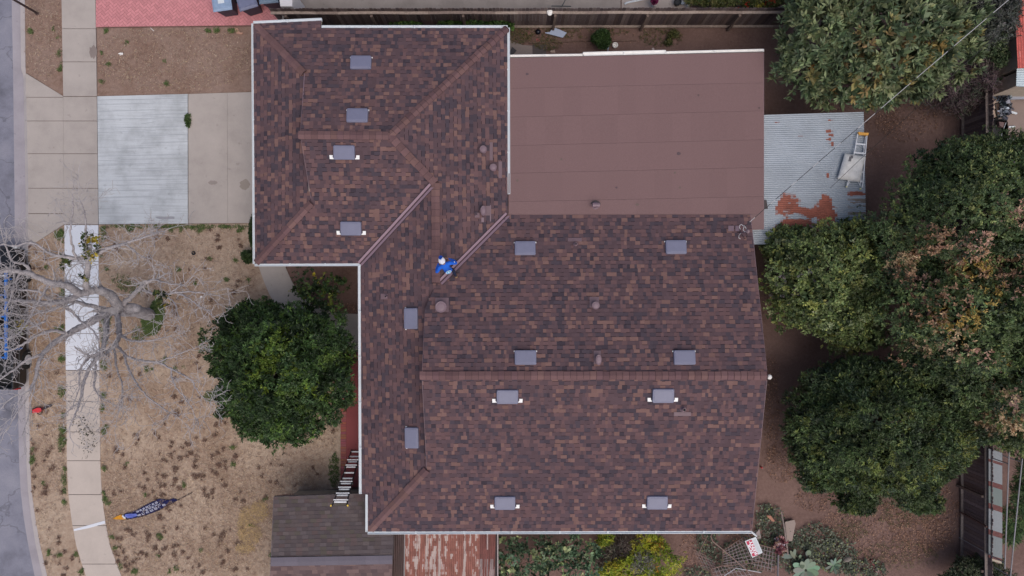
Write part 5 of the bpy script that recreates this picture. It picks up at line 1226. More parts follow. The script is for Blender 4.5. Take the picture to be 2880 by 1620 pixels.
# ------------------------------------------------------------------ writing
def text_mesh(txt, size, bold=0.0):
    """flat lettering from the built-in font -> list of (verts, faces), local x right, y up, centred"""
    cu = bpy.data.curves.new('t', 'FONT'); cu.body = txt; cu.size = size; cu.align_x = 'CENTER'; cu.align_y = 'CENTER'; cu.offset = bold; cu.resolution_u = 3
    ob_ = bpy.data.objects.new('t', cu); COL.objects.link(ob_)
    bpy.context.view_layer.update()
    me = bpy.data.meshes.new_from_object(ob_.evaluated_get(bpy.context.evaluated_depsgraph_get()))
    vs = [v.co.copy() for v in me.vertices]; fs = [tuple(p.vertices) for p in me.polygons]
    bpy.data.objects.remove(ob_); bpy.data.curves.remove(cu); bpy.data.meshes.remove(me)
    return vs, fs
def put_text(mb, txt, size, org, xa, ya, nz, h=0.003, col=None, fit=None, bold=0.0):
    vs, fs = text_mesh(txt, size, bold)
    w = max(v.x for v in vs) - min(v.x for v in vs); k = fit / w if fit else 1.0
    i = len(mb.v)
    mb.v += [tuple(org + xa * (v.x * k) + ya * v.y + nz * h) for v in vs]
    for f in fs: mb.f.append(tuple(i + q for q in f)); mb.c.append(col); mb.m.append(mb.cur)

# ------------------------------------------------------------------ person on the roof
pf = on_plane('north', 1283, 777, 0.0)
pr_ = empty('person', pf, 'person in blue long sleeved shirt, dark jeans and blue and white cap on the roof', 'person')
fwd = Vector((-.42, .91, 0)).normalized(); rgt = Vector((fwd.y, -fwd.x, 0))
def Q(r_, f_, z): return pf + rgt * r_ + fwd * f_ + Vector((0, 0, z))
bm = bmesh.new(); sk = bm.verts.layers.skin.verify()
def node(p, r, par=None):
    v = bm.verts.new(p); v[sk].radius = (r, r) if not isinstance(r, tuple) else r
    if par is not None: bm.edges.new((par, v))
    return v
off = 0.24                       # the trailing right foot is the origin
pel = node(Q(-.10, off + .02, .93), (.155, .12)); 
sp1 = node(Q(-.10, off + .08, 1.10), (.15, .115), pel); ch = node(Q(-.10, off + .13, 1.30), (.20, .14), sp1); sh = node(Q(-.10, off + .21, 1.42), (.12, .10), ch)
nk = node(Q(-.10, off + .26, 1.52), .055, sh); hd0 = node(Q(-.10, off + .31, 1.60), .085, nk); hd1 = node(Q(-.10, off + .34, 1.70), .098, hd0); hd2 = node(Q(-.10, off + .35, 1.76), .075, hd1)
for s in (-1, 1):
    so = node(Q(-.10 + s * .20, off + .19, 1.40), .078, sh)
    el = node(Q(-.10 + s * .37, off + .10, 1.16), .055, so); 
    el2 = node(Q(-.10 + s * .33, off + .22, 1.06), .046, el)
    wr = node(Q(-.10 + s * .17, off + .38, 1.06), .031, el2)
    pm = node(Q(-.10 + s * .10, off + .41, 1.06), (.036, .02), wr)
    for i in range(4):
        k1 = node(Q(-.10 + s * (.045 - .004 * i), off + .43 - .012 * i, 1.085 - .019 * i), .0095, pm)
        k2 = node(Q(-.10 + s * (.015 + .004 * abs(i - 1)), off + .425 - .014 * i, 1.083 - .019 * i), .0085, k1); node(Q(-.10 + s * (.002 + .006 * abs(i - 1)), off + .405 - .012 * i, 1.078 - .019 * i), .0075, k2)
    t1 = node(Q(-.10 + s * .10, off + .44, 1.095), .011, wr); node(Q(-.10 + s * .065, off + .455, 1.105), .0095, t1)
for s, kn, an, toe in ((1, (.02, off - .02, .50), (.0, .0, .10), (.015, .13, .04)), (-1, (-.20, off + .26, .52), (-.20, off + .20, .10), (-.21, off + .34, .04))):
    hp = node(Q(-.10 + s * .095, off + .0, .86), .10, pel); k = node(Q(*kn), .068, hp); c_ = node(Q((kn[0] + an[0]) / 2, (kn[1] + an[1]) / 2 - .03, .33), .06, k); a = node(Q(*an), .043, c_); node(Q(*toe), (.042, .03), a)
me = bpy.data.meshes.new('body'); 
pel_i = 0
bm.verts.ensure_lookup_table()
for v in bm.verts: v[sk].use_root = (v.index == pel_i) if False else False
pel[sk].use_root = True
bm.to_mesh(me); bm.free()
tmp = bpy.data.objects.new('tmp', me); COL.objects.link(tmp)
mo = tmp.modifiers.new('skin', 'SKIN'); mo.use_smooth_shade = True; mo.branch_smoothing = 0.6
su = tmp.modifiers.new('sub', 'SUBSURF'); su.levels = 2; su.render_levels = 2
bpy.context.view_layer.update()
bme = bpy.data.meshes.new_from_object(tmp.evaluated_get(bpy.context.evaluated_depsgraph_get())); bme.name = 'body'
bpy.data.objects.remove(tmp)
SK = M_plain('skin', C(150, 106, 84), 0.6); BL = M_plain('blue_fabric', C(20, 96, 208), 0.85, var=.1, scale=12); JN = M_plain('navy_jeans', C(22, 30, 58), 0.9, var=.15); SHO = M_plain('tan_leather', C(140, 112, 82), .8)
bme.materials.clear()
for m in (BL, JN, SK): bme.materials.append(m)
neck = Q(-.10, off + .25, 1.50)
for p in bme.polygons:
    c = p.center; loc = c - pf; r_ = loc.dot(rgt) + .10; f_ = loc.dot(fwd) - off
    if (c - Q(-.10, off + .34, 1.68)).length < .2 and c.z - pf.z > 1.5: p.material_index = 2
    elif f_ > .335 and .98 < loc.z < 1.16 and abs(r_) < .19: p.material_index = 2
    elif loc.z < .93: p.material_index = 1
    p.use_smooth = True
for v in bme.vertices: v.co -= pf
bo = bpy.data.objects.new('body', bme); COL.objects.link(bo); bo.parent = pr_; BASE[bo.name] = Vector(pf)
hc = Q(-.10, off + .335, 1.70); Mh = Matrix((rgt, fwd, Vector((0, 0, 1)))).transposed()
tilt = Mh @ Matrix.Rotation(R(-16), 3, 'X')
# face: nose, eyes, mouth, ears
mb = MB(); mb.lathe(hc + tilt @ Vector((0, .098, -.03)), [(.014, -.02), (.017, -.005), (.006, .02)], 8); mb.build('nose', SK, pr_, smooth=True)
for s in (-1, 1):
    mb = MB(); mb.lathe(hc + tilt @ Vector((s * .034, .088, -.002)), [(.004, -.009), (.011, 0), (.004, .009)], 8); mb.build('eye', MT['black'], pr_)
    mb = MB(); mb.lathe(hc + tilt @ Vector((s * .097, .0, -.02)), [(.008, -.03), (.016, 0), (.01, .03)], 8, sx=.6); mb.build('ear', SK, pr_, smooth=True)
mb = MB(); mb.box(hc + tilt @ Vector((0, .088, -.068)), (.05, .012, .008), M=tilt); mb.build('mouth', M_plain('lip', C(120, 70, 64)), pr_)
mb = MB(); mb.lathe(hc + tilt @ Vector((0, -.018, -.05)), [(.07, -.04), (.1, .0), (.103, .06)], 16, M=tilt, sy=.9); mb.build('hair', M_plain('dark_hair', C(46, 36, 32), .8), pr_, smooth=True)
CAPB = M_plain('cap_blue', C(16, 76, 176), .8); CAPW = M_plain('cap_white', C(226, 226, 236), .85)
cap = MB()
rings = []
for k, (r_, z) in enumerate([(.112, .02), (.113, .045), (.106, .08), (.085, .108), (.05, .124), (.012, .128)]):
    rings.append([hc + tilt @ Vector((r_ * math.cos(t * math.pi / 12), r_ * 1.12 * math.sin(t * math.pi / 12), z)) for t in range(24)])
for a, b in zip(rings, rings[1:]):
    for t in range(24):
        cap.cur = 0 if 3 <= t <= 8 else 1
        cap.face([a[t], a[(t + 1) % 24], b[(t + 1) % 24], b[t]])
cap.face(rings[-1]); 
co = cap.build('cap', [CAPB, CAPW], pr_)
mb = MB(); arc0 = [hc + tilt @ Vector((.105 * math.cos(t), .118 * math.sin(t), .022)) for t in np.linspace(R(25), R(155), 11)]
arc1 = [hc + tilt @ Vector((.098 * math.cos(t), .118 * math.sin(t) + .085 * math.sin(t) ** .6, .012 - .012 * abs(math.cos(t)))) for t in np.linspace(R(25), R(155), 11)]
loop_ = arc0 + arc1[::-1]; mb.hexa([p - Vector((0, 0, .008)) for p in loop_[::-1]], loop_[::-1]); mb.build('brim', CAPB, co)
mb = MB(); q = hc + tilt @ Vector((-.055, .092, .07)); mb.box(q, (.05, .008, .03), M=tilt @ Matrix.Rotation(R(30), 3, 'Z') @ Matrix.Rotation(R(-40), 3, 'X')); mb.build('badge', CAPW, co)
for f in ((.0, .03), (-.205, off + .235)):
    mb = MB(); c_ = Q(f[0], f[1], 0)
    ol = [(-.045, -.09), (.045, -.09), (.052, .02), (.045, .15), (.0, .19), (-.045, .15), (-.052, .02)]
    b0 = [c_ + rgt * a + fwd * b + Vector((0, 0, .004)) for a, b in ol]; b1 = [c_ + rgt * a * .95 + fwd * b * .97 + Vector((0, 0, .06 if b > .1 else .10)) for a, b in ol]
    mb.hexa(b0, b1); mb.build('shoe', SHO, pr_, bevel=.012)
# pale teal print low on the back
mb = MB(); cpt = Q(-.10, off - .055, 1.13); nb = (fwd * -.75 + Vector((0, 0, .66))).normalized(); upv = (Vector((0, 0, 1)) - nb * nb.z).normalized()
for k, (rr0, col) in enumerate(((.10, (196, 214, 236)), (.078, (40, 140, 190)), (.04, (190, 214, 230)))):
    mb.face([cpt + nb * (.012 + .002 * k) + rgt * math.cos(t) * rr0 + upv * math.sin(t) * rr0 * .75 for t in np.linspace(0, 6.283, 20)[:-1]], C(*col))
mb.build('back_print', MT['attr'], pr_)
# collar and badge on the right sleeve
mb = MB(); mb.lathe(Q(-.10, off + .235, 1.475), [(.085, -.02), (.078, .01), (.066, .012)], 16); mb.build('collar', JN, pr_)
mb = MB(); mb.box(Q(.235, off + .16, 1.315), (.03, .05, .012), M=Mh @ Matrix.Rotation(R(50), 3, 'Y')); mb.build('sleeve_mark', CAPW, pr_)

# ------------------------------------------------------------------ ladder against the outbuilding roof
AL = MT['alu']
b0 = P(1002, 1266, .14); t0 = P(954, 1424, 3.15); sxv = Vector((1, 0, 0)); dl = (t0 - b0); 
ld = empty('ladder', b0, 'aluminium extension ladder with yellow tips leaning from the red porch onto the old shingle roof', 'ladder')
def lp(t, off_): return b0 + dl * t + sxv * off_
wid = lambda t: .19 + (.02 * min(t / .62, 1)) + (max(0, t - .68) / .32) ** 1.3 * .05
for s in (-1, 1):
    mb = MB(); n = 12
    for k in range(n): mb.bar(lp(k / n, s * wid(k / n)), lp((k + 1) / n, s * wid((k + 1) / n)), .03, .07)
    mb.build('rail', M_plain('dark_aluminium', C(66, 64, 70), .4, .3), ld)
ups = dl.cross(sxv).normalized()
if ups.z < 0: ups = -ups
for i, t in enumerate((.03, .125, .225, .325, .43, .53, .62, .72, .82, .93)):
    mb = MB(); w = wid(t)
    mb.bar(lp(t, -w), lp(t, w), .05, .035)
    if i in (2, 3, 6, 7, 8, 9): mb.bar(lp(t - .018, -w - .02) + ups * .05, lp(t - .018, w + .02) + ups * .05, .04, .03)
    mb.build('rung', AL, ld)
for s in (-1, 1):
    mb = MB(); e = lp(.985, s * (wid(1) + .03)); mb.box(e, (.07, .06, .08)); mb.build('tip', M_plain('yellow_plastic', C(226, 188, 70), .5), ld)
    for t in (.33, .62):
        mb = MB(); mb.box(lp(t, s * (wid(t) + .035)), (.05, .07, .07)); mb.build('lock', MT['black'], ld)
    mb = MB(); mb.box(lp(-.02, s * .2), (.06, .08, .08)); mb.build('foot', M_plain('orange_plastic', C(204, 104, 44), .5), ld)

# ------------------------------------------------------------------ stepladder lying on the shed roof, cushion on it
zr = 2.43
sl = empty('stepladder', P(2412, 455, zr), 'folded aluminium stepladder with orange top lying on the edge of the metal shed roof', 'stepladder')
def S_(u, v, dz=0.0): return P(u, v, zr + dz)
for a, b in ((( 2412, 377), (2402, 432)), ((2438, 378), (2425, 528)), ((2402, 432), (2382, 524))):
    mb = MB(); mb.bar(S_(*a, .06), S_(*b, .06), .03, .05); mb.build('rail', AL, sl)
for a, b in (((2409, 385), (2399, 440)), ((2434, 384), (2419, 520))):
    mb = MB(); mb.bar(S_(*a, .02), S_(*b, .02), .025, .03); mb.build('rear_rail', AL, sl)
mb = MB(); mb.prism([S_(2410, 373), S_(2439, 376), S_(2437, 383), S_(2412, 381)], zr + .03, zr + .12); mb.build('top_cap', M_plain('orange_cap', C(224, 162, 66), .5), sl)
for v in (406, 431, 458, 483, 509):
    k = (v - 377) / 150
    mb = MB(); mb.bar(S_(2411 - 28 * k, v - 2, .07), S_(2436 - 12 * k, v + 1, .07), .06, .025); mb.build('step', AL, sl)
for a, b in (((2408, 412), (2404, 420)), ((2427, 410), (2431, 420)), ((2390, 511), (2385, 520)), ((2414, 512), (2420, 524))):
    mb = MB(); mb.bar(S_(*a, .06), S_(*b, .06), .018, .018); mb.build('brace', AL, sl)
for u, v in ((2381, 525), (2420, 531)):
    mb = MB(); mb.box(S_(u, v, .05), (.05, .05, .06)); mb.build('foot', M_plain('cream_foot', C(214, 206, 150), .6), sl)
cu = bm = bmesh.new()
N = 16; corners = (P(2376, 431, 0), P(2434, 440, 0), P(2355, 503, 0), P(2418, 512, 0)); zc = zr + .09
k28 = (H - zc) / H
grid = {}
for lay in (0, 1):
    for i in range(N + 1):
        for j in range(N + 1):
            a, b = i / N, j / N
            p = (corners[0] * (1 - a) + corners[1] * a) * (1 - b) + (corners[2] * (1 - a) + corners[3] * a) * b
            e = min(1, 5 * min(a, 1 - a, b, 1 - b) + .0); q = 1 - (1 - e) ** 2
            rr_ = 1 - .04 * (1 - q) 
            z = zc + (.015 + .11 * q + .018 * mnoise.noise(p * 4) + .01 * mnoise.noise(p * 11)) if lay else zc - .01 * q
            grid[lay, i, j] = bm.verts.new((p.x * k28, p.y * k28, z))
for i in range(N):
    for j in range(N):
        g_ = lambda l, x, y: grid[l, x, y]
        f = bm.faces.new((g_(1, i, j), g_(1, i, j + 1), g_(1, i + 1, j + 1), g_(1, i + 1, j)))
        f.material_index = 1 if (i in (3, 4) and 1 < j < 5) or (i in (4, 5) and j in (1, 2)) else 0
        bm.faces.new((g_(0, i, j), g_(0, i + 1, j), g_(0, i + 1, j + 1), g_(0, i, j + 1)))
for i in range(N):
    for a, b in (((i, 0), (i + 1, 0)), ((i + 1, N), (i, N)), ((0, i + 1), (0, i)), ((N, i), (N, i + 1))):
        bm.faces.new((grid[0, a[0], a[1]], grid[1, a[0], a[1]], grid[1, b[0], b[1]], grid[0, b[0], b[1]]))
bmesh.ops.recalc_face_normals(bm, faces=bm.faces)
me = bpy.data.meshes.new('cushion'); bm.to_mesh(me); bm.free()
for m in (M_plain('dirty_white_cloth', C(214, 212, 210), .9, var=.16, scale=5, fine=.1), M_plain('grey_stuffing', C(110, 108, 112), .95)): me.materials.append(m)
for p in me.polygons: p.use_smooth = True
cu = bpy.data.objects.new('cushion', me); COL.objects.link(cu); org = P(2395, 470, zc)
for v in me.vertices: v.co -= org
cu.location = org; tag(cu, 'torn dirty white cushion lying across the stepladder on the metal shed roof', 'cushion')

# ------------------------------------------------------------------ feather flag lying on the lawn
fl = empty('feather_flag', P(430, 1430, 0), 'navy blue feather banner with white lettering and orange tip lying on the dry lawn', 'banner')
z = .07
NAVY = M_plain('navy_cloth', C(14, 16, 70), .85, var=.12, scale=9); ORG = M_plain('orange_cloth', C(206, 142, 32), .85)
top_ = [(349, 1447), (357, 1441), (370, 1440), (392, 1430), (420, 1415), (448, 1402), (458, 1402), (476, 1405), (490, 1400)]
bot_ = [(357, 1458), (370, 1458), (392, 1453), (430, 1441), (468, 1424), (503, 1405), (502, 1404)]
mb = MB()
def along(l, t):
    d_ = [0]; 
    for a, b in zip(l, l[1:]): d_.append(d_[-1] + math.hypot(b[0] - a[0], b[1] - a[1]))
    x = t * d_[-1]
    for k in range(len(l) - 1):
        if d_[k] <= x <= d_[k + 1] + 1e-9:
            q = (x - d_[k]) / max(1e-9, d_[k + 1] - d_[k]); return (l[k][0] + (l[k + 1][0] - l[k][0]) * q, l[k][1] + (l[k + 1][1] - l[k][1]) * q)
    return l[-1]
g = [[None] * 7 for _ in range(25)]
for i in range(25):
    a, b = along(top_, i / 24), along(bot_, i / 24)
    for j in range(7):
        u = a[0] + (b[0] - a[0]) * j / 6; v = a[1] + (b[1] - a[1]) * j / 6
        p = P(u, v, 0); g[i][j] = Vector((p.x, p.y, z + .02 * math.sin(i * .9 + j) * (1 if 0 < j < 6 else .3)))
for i in range(24):
    for j in range(6): mb.face([g[i][j], g[i][j + 1], g[i + 1][j + 1], g[i + 1][j]])
mb.build('cloth', NAVY, fl)
mb = MB(); q = [P(319, 1458, 0), P(330, 1451, 0), P(343, 1445, 0), P(349, 1452, 0), P(357, 1459, 0), P(335, 1460, 0)]
mb.hexa([(p.x, p.y, z - .02) for p in q[::-1]], [(p.x, p.y, z) for p in q[::-1]]); mb.build('tip', ORG, fl)
mb = MB(); q = [P(346, 1450, 0), P(349, 1446, 0), P(352, 1450, 0), P(358, 1456, 0), P(352, 1457, 0)]; mb.hexa([(p.x, p.y, z) for p in q[::-1]], [(p.x, p.y, z + .012) for p in q[::-1]]); mb.build('trim', MT['white'], fl)
mb = MB(); mb.tube([P(315, 1460, .05), P(360, 1460, .05), P(400, 1453, .05), P(450, 1434, .05), P(503, 1405, .06), P(528, 1392, .05), P(541, 1385, .04)], .012, 6); mb.build('pole', MT['black'], fl)
# three lines of worn, unreadable white lettering and the pale emblem by the tip
mb = MB(); tx = random.Random(3)
WH = C(216, 218, 240)
def cloth_pt(t, s, h=.03):
    a, b = along(top_, t), along(bot_, t); p = P(a[0] + (b[0] - a[0]) * s, a[1] + (b[1] - a[1]) * s, 0); return Vector((p.x, p.y, z + h))
def stroke(t0, s0, t1, s1, w=.011):
    mb.bar(cloth_pt(t0, s0), cloth_pt(t1, s1), w, .004, WH)
for line, (sa, sb, ta, tb, n) in enumerate(((.16, .32, .26, .70, 7), (.42, .57, .36, .72, 6), (.66, .83, .24, .80, 7))):
    for k in range(n):
        a = ta + (tb - ta) * k / n; b = ta + (tb - ta) * (k + .6) / n; m_ = (sa + sb) / 2
        kind = tx.choice('ABCDEFH')
        stroke(a, sa, a, sb)
        if kind in 'ABDEH': stroke(a, m_, b, m_)
        if kind in 'ABCDEF': stroke(a, sa, b, sa)
        if kind in 'BCDE': stroke(a, sb, b, sb)
        if kind in 'ABDH': stroke(b, sa, b, sb)
mb.build('lettering', MT['attr'], fl)
mb = MB(); q = [cloth_pt(t, s, .035) for t, s in ((.02, .35), (.05, .12), (.15, .15), (.24, .45), (.23, .75), (.12, .85), (.05, .75))]; mb.face(q[::-1] if (q[1] - q[0]).cross(q[2] - q[1]).z < 0 else q, C(110, 124, 200))
for t0_, t1_, s in ((.05, .2, .3), (.06, .22, .5), (.07, .2, .68), (.1, .14, .8)): mb.bar(cloth_pt(t0_, s, .04), cloth_pt(t1_, s + .05, .04), .016, .004, C(52, 66, 160))
mb.build('emblem', MT['attr'], fl)

# ------------------------------------------------------------------ FOR RENT sign on the scrap heap
c0, c1, c2, c3 = [P(u, v, .95) for u, v in ((2095, 1522), (2126, 1510), (2145, 1554), (2116, 1569))]
sg = empty('rent_sign', (c0 + c2) / 2 + Vector((0, 0, -.95)), 'white and red FOR RENT sign standing on a wire rack at the bottom right', 'sign')
mb = MB(); q = [c0, c3, c2, c1]; mb.hexa([p - Vector((0, 0, .015)) for p in q], q); mb.build('panel', MT['white'], sg)
upx = (c3 - c0); vx = (c1 - c0); nz = Vector((0, 0, 1)); rd = -upx.normalized(); upt = -(vx - upx * (vx.dot(upx) / upx.dot(upx))).normalized()
L0 = upx.length; Wd = vx.length
def sp_(a, b, h): return c0 + upx * a + vx * b + nz * h
mb = MB(); RED = C(188, 60, 88); WHT = C(236, 232, 238)
q = [sp_(.05, .07, .003), sp_(.95, .07, .003), sp_(.95, .57, .003), sp_(.05, .57, .003)]; mb.face(q if (q[1] - q[0]).cross(q[2] - q[1]).z > 0 else q[::-1], RED)
# text reads from the lower (south) end up to the north, tops of the letters to the left
put_text(mb, 'FOR', .15, sp_(.5, .20, .003), rd, upt, nz, .003, WHT, fit=L0 * .56, bold=.006)
put_text(mb, 'RENT', .15, sp_(.5, .44, .003), rd, upt, nz, .003, WHT, fit=L0 * .82, bold=.006)
for k in range(4): mb.bar(sp_(.12, .66 + .075 * k, .003), sp_(.88, .66 + .075 * k, .003), .012, .003, C(176, 180, 186))
mb.build('print', MT['attr'], sg)
mb = MB(); cc = (c0 + c2) / 2; mb.bar(cc + Vector((.05, .1, -.02)), cc + Vector((.1, .15, -.95)), .03, .03); mb.build('stake', MT['alu'], sg)

# scrap heap: old wire racks and frames
RUSTY = M_plain('old_grey_wire', C(150, 136, 138), .7, .2, var=.2); RB = M_plain('rusty_tube', C(134, 110, 102), .7, .1, var=.2)
def rack(corners, nu, nv, label, zs=(.25, .75), name='wire_rack', cat_='rack', r=.013):
    q = [P(u, v, zs[0] if k < 2 else zs[1]) for k, (u, v) in enumerate(corners)]
    t = empty(name, (sum(q, Vector()) / 4) * 1.0, label, cat_)
    mb = MB(); mb.tube(q + [q[0]], r * 1.6, 6); mb.build('frame', RB, t)
    mb = MB()
    for k in range(1, nu): mb.tube([q[0].lerp(q[1], k / nu), q[3].lerp(q[2], k / nu)], r, 5, caps=False)
    for k in range(1, nv): mb.tube([q[0].lerp(q[3], k / nv), q[1].lerp(q[2], k / nv)], r, 5, caps=False)
    mb.build('mesh_wires', RUSTY, t); return t
rack([(2034, 1548), (2100, 1505), (2142, 1580), (2034, 1592)], 9, 7, 'large tilted wire rack under the rent sign, grey brown wires', (.45, .7))
rack([(2128, 1530), (2182, 1544), (2178, 1612), (2110, 1596)], 7, 6, 'flat wire rack right of the rent sign, beside the mottled bundle', (.3, .35))
rack([(2000, 1600), (2090, 1575), (2140, 1640), (2020, 1650)], 10, 5, 'wire rack at the bottom edge, lowest of the three racks', (.35, .5))
rack([(1950, 1545), (2000, 1570), (2030, 1615), (1975, 1600)], 6, 5, 'small collapsed wire frame at the left end of the scrap heap', (.12, .2), r=.007)
for i, (pts, lab, r_) in enumerate((
    ([(2006, 1497, .9), (1999, 1508, 1.0), (2004, 1522, 1.0), (2032, 1545, .95), (2105, 1607, .8)], 'long bent brown tube lying across the wire racks', .022),
    ([(1990, 1505, .4), (1962, 1562, .3)], 'thin straight rod left of the bent tube on the scrap heap', .014),
    ([(2034, 1545, .5), (2030, 1590, .5), (2142, 1612, .55)], 'angled grey frame tube along the lower edge of the wire racks', .02),
    ([(2036, 1620, .6), (2070, 1598, .6), (2140, 1610, .65)], 'short pale rod across the bottom rack', .014),
    ([(2082, 1522, .85), (2160, 1585, .7)], 'brown rod passing under the rent sign', .016))):
    mb = MB(); mb.tube([P(*p) for p in pts], r_, 7); o = mb.build('metal_tube', RB if i != 3 else MT['alu'], base=P(*pts[0])); tag(o, lab, 'tube')
slab('beige_board', [(2208, 1468), (2234, 1462), (2238, 1472), (2228, 1522), (2214, 1522)], .12, .16, (148, 132, 126), 'beige board lying beside the brown pole in the ivy, bottom right', 'board')
mb = MB(); mb.tube([P(2197, 1438, .5), P(2207, 1490, .55), P(2216, 1560, .45)], .03, 8); o = mb.build('wooden_pole', M_plain('grey_pole', C(142, 126, 122), .9), base=P(2206, 1500, .4)); tag(o, 'thin grey brown pole leaning beside the beige board in the ivy', 'pole')
mb = MB(); mb.tube([P(2189, 1560, .6), P(2187, 1640, .6)], .035, 8); o = mb.build('metal_post', M_plain('grey_steel', C(112, 106, 112), .6, .2), base=P(2188, 1600, .6)); tag(o, 'straight grey steel bar along the right side of the wire racks, bottom edge', 'bar')
slab('concrete_piece', [(2126, 1500), (2136, 1487), (2141, 1514), (2130, 1516)], 0, .14, (150, 138, 138), 'pale flat stone at the roof corner behind the rent sign', 'stone', bevel=.01)
slab('brick_piece', [(2447, 1577), (2454, 1574), (2464, 1590), (2460, 1598)], 0, .1, (120, 66, 66), 'red brick lying on the dirt path at the bottom right', 'brick', bevel=.01)
slab('paver_piece', [(2461, 1598), (2467, 1594), (2474, 1606), (2468, 1614), (2462, 1608)], 0, .08, (148, 118, 116), 'pinkish stone touching the red brick at the bottom right', 'stone', bevel=.01)
slab('clay_tile', [(2156, 1450), (2168, 1450), (2180, 1466), (2174, 1468), (2160, 1456)], .2, .25, (166, 118, 98), 'broken terracotta tile lying on the ivy by the roof corner', 'tile', bevel=.01)
V, Fq, cf, _ = foliage([B_(2192, 1532, .35, 12, 22, .2)], 16, 5, .13, .09, [(2, (166, 120, 122)), (1, (190, 178, 186)), (1, (120, 70, 78)), (1, (150, 120, 104))], 93)
o = np_mesh('cloth_bundle', V, Fq, cf, MT['attr'], base=P(2192, 1532, .1)); tag(o, 'crumpled pink and white mottled cloth bundle beside the pole in the ivy', 'cloth')
# succulents: paddles and a big rosette
def paddle(mb, base, tip, w, col, th=.02):
    base = Vector(base); tip = Vector(tip); d = (tip - base); L = d.length; d.normalize(); s = d.cross(Vector((0, 0, 1))).normalized(); n = s.cross(d)
    prof = [(0, .25), (.15, .6), (.4, .95), (.65, 1.0), (.85, .75), (.97, .3)]
    up_ = [base + d * L * t + s * w / 2 * k + n * .0 for t, k in prof] + [base + d * L * t - s * w / 2 * k for t, k in prof[::-1]]
    mb.hexa([p - n * th / 2 for p in up_][::-1], [p + n * th / 2 for p in up_][::-1], col)
sc = empty('prickly_pear', P(2225, 1565, 0), 'clump of grey green prickly pear paddles in the ivy above the big rosette plant', 'cactus')
for a, b, w in (((2232, 1570), (2236, 1543), 10), ((2230, 1566), (2196, 1562), 16), ((2236, 1572), (2222, 1548), 9), ((2250, 1570), (2250, 1560), 9), ((2258, 1572), (2254, 1600), 16), ((2270, 1566), (2268, 1550), 8), ((2280, 1562), (2270, 1548), 14), ((2262, 1590), (2284, 1572), 16)):
    mb = MB(); paddle(mb, P(*a, .12), P(*b, .38), w / 74, tuple(x * rng.uniform(.85, 1.15) for x in C(112, 122, 104))); mb.build('pad', MT['attr'], sc)
ag = empty('agave_rosette', P(2268, 1605, 0), 'big pale green rosette plant with broad fleshy leaves at the bottom right', 'plant')
for k in range(11):
    t = k * 6.283 / 11 + .3; c_ = (2266, 1604); l_ = rng.uniform(34, 46)
    mb = MB(); paddle(mb, P(c_[0] + 4 * math.cos(t), c_[1] + 4 * math.sin(t), .15), P(c_[0] + l_ * math.cos(t), c_[1] + l_ * .8 * math.sin(t), .34), rng.uniform(13, 19) / 74, tuple(x * rng.uniform(.85, 1.2) for x in C(124, 142, 122))); mb.build('leaf', MT['attr'], ag)
ag2 = empty('aloe_rosette', P(2345, 1590, 0), 'smaller rosette plant with narrow curled leaves right of the big rosette', 'plant')
for k in range(9):
    t = k * 6.283 / 9; c_ = (2346, 1590); mb = MB(); l_ = rng.uniform(18, 30)
    paddle(mb, P(c_[0], c_[1], .1), P(c_[0] + l_ * math.cos(t), c_[1] + l_ * math.sin(t), .3), 8 / 74, tuple(x * rng.uniform(.85, 1.2) for x in C(108, 128, 110))); mb.build('leaf', MT['attr'], ag2)
mb = MB(); mb.lathe(P(2380, 1570, 0), [(.17, 0), (.2, .08), (.14, .16), (.05, .19)], 12, sx=1.0, sy=.65, rz=.3); o = mb.build('boulder', M_plain('grey_stone', C(120, 112, 106), .95, var=.2), base=P(2380, 1570, 0), smooth=True); tag(o, 'rounded grey stone on the dirt above the smaller rosette plant', 'stone')

# ------------------------------------------------------------------ bins, post and things along the top
def bin_(c, rz, label, lidc, sticker=False):
    t = empty('wheelie_bin', Vector((c[0], c[1], 0)), label, 'bin', 'blue grey bins on the brick drive')
    M = Matrix.Rotation(rz, 3, 'Z'); o_ = Vector((c[0], c[1], 0)); T = lambda x, y, z: o_ + M @ Vector((x, y, z))
    rect = lambda hx, hy, z, cy=0.0: [T(a * hx, b * hy + cy, z) for a, b in ((-1, -1), (1, -1), (1, 1), (-1, 1))]
    mb = MB(); mb.hexa(rect(.26, .28, .06), rect(.34, .38, .98)); mb.build('body', M_plain('bin_body', C(34, 46, 62), .5), t, bevel=.02)
    mb = MB(); LC = M_plain('bin_lid', C(*lidc), .45, var=.1); mb.hexa(rect(.375, .43, .98, -.02), rect(.375, .43, 1.02, -.02)); mb.hexa(rect(.36, .41, 1.02, -.02), rect(.31, .36, 1.06, -.02)); lid = mb.build('lid', LC, t, bevel=.012)
    mb = MB(); mb.hexa(rect(.29, .32, 1.058, -.02), rect(.28, .31, 1.072, -.02)); mb.build('lid_panel', LC, lid)
    if sticker:
        mb = MB(); mb.hexa(rect(.12, .2, 1.068, .02), rect(.12, .2, 1.076, .02)); mb.build('label_sheet', MT['white'], lid)
    for s in (-1, 1):
        mb = MB(); mb.lathe(T(s * .3, .3, .12), [(.1, -.03), (.12, 0), (.1, .03)], 14, M=M @ Matrix.Rotation(R(90), 3, 'Y')); mb.build('wheel', MT['rubber'], t)
    mb = MB(); mb.tube([T(-.26, .44, .95), T(.26, .44, .95)], .016, 8); mb.build('handle', MT['black'], t)
bin_(P(622, -2, 1.02), R(8), 'pale blue lidded bin with a white sheet on its lid, leftmost on the brick drive', (140, 160, 188), True)
bin_(P(691, -6, 1.02), R(17), 'tilted grey blue lidded bin, the middle one on the brick drive', (112, 116, 142))
bin_(P(753, -23, 1.02), R(5), 'mostly cropped grey lidded bin beside the white pillar', (104, 122, 142))
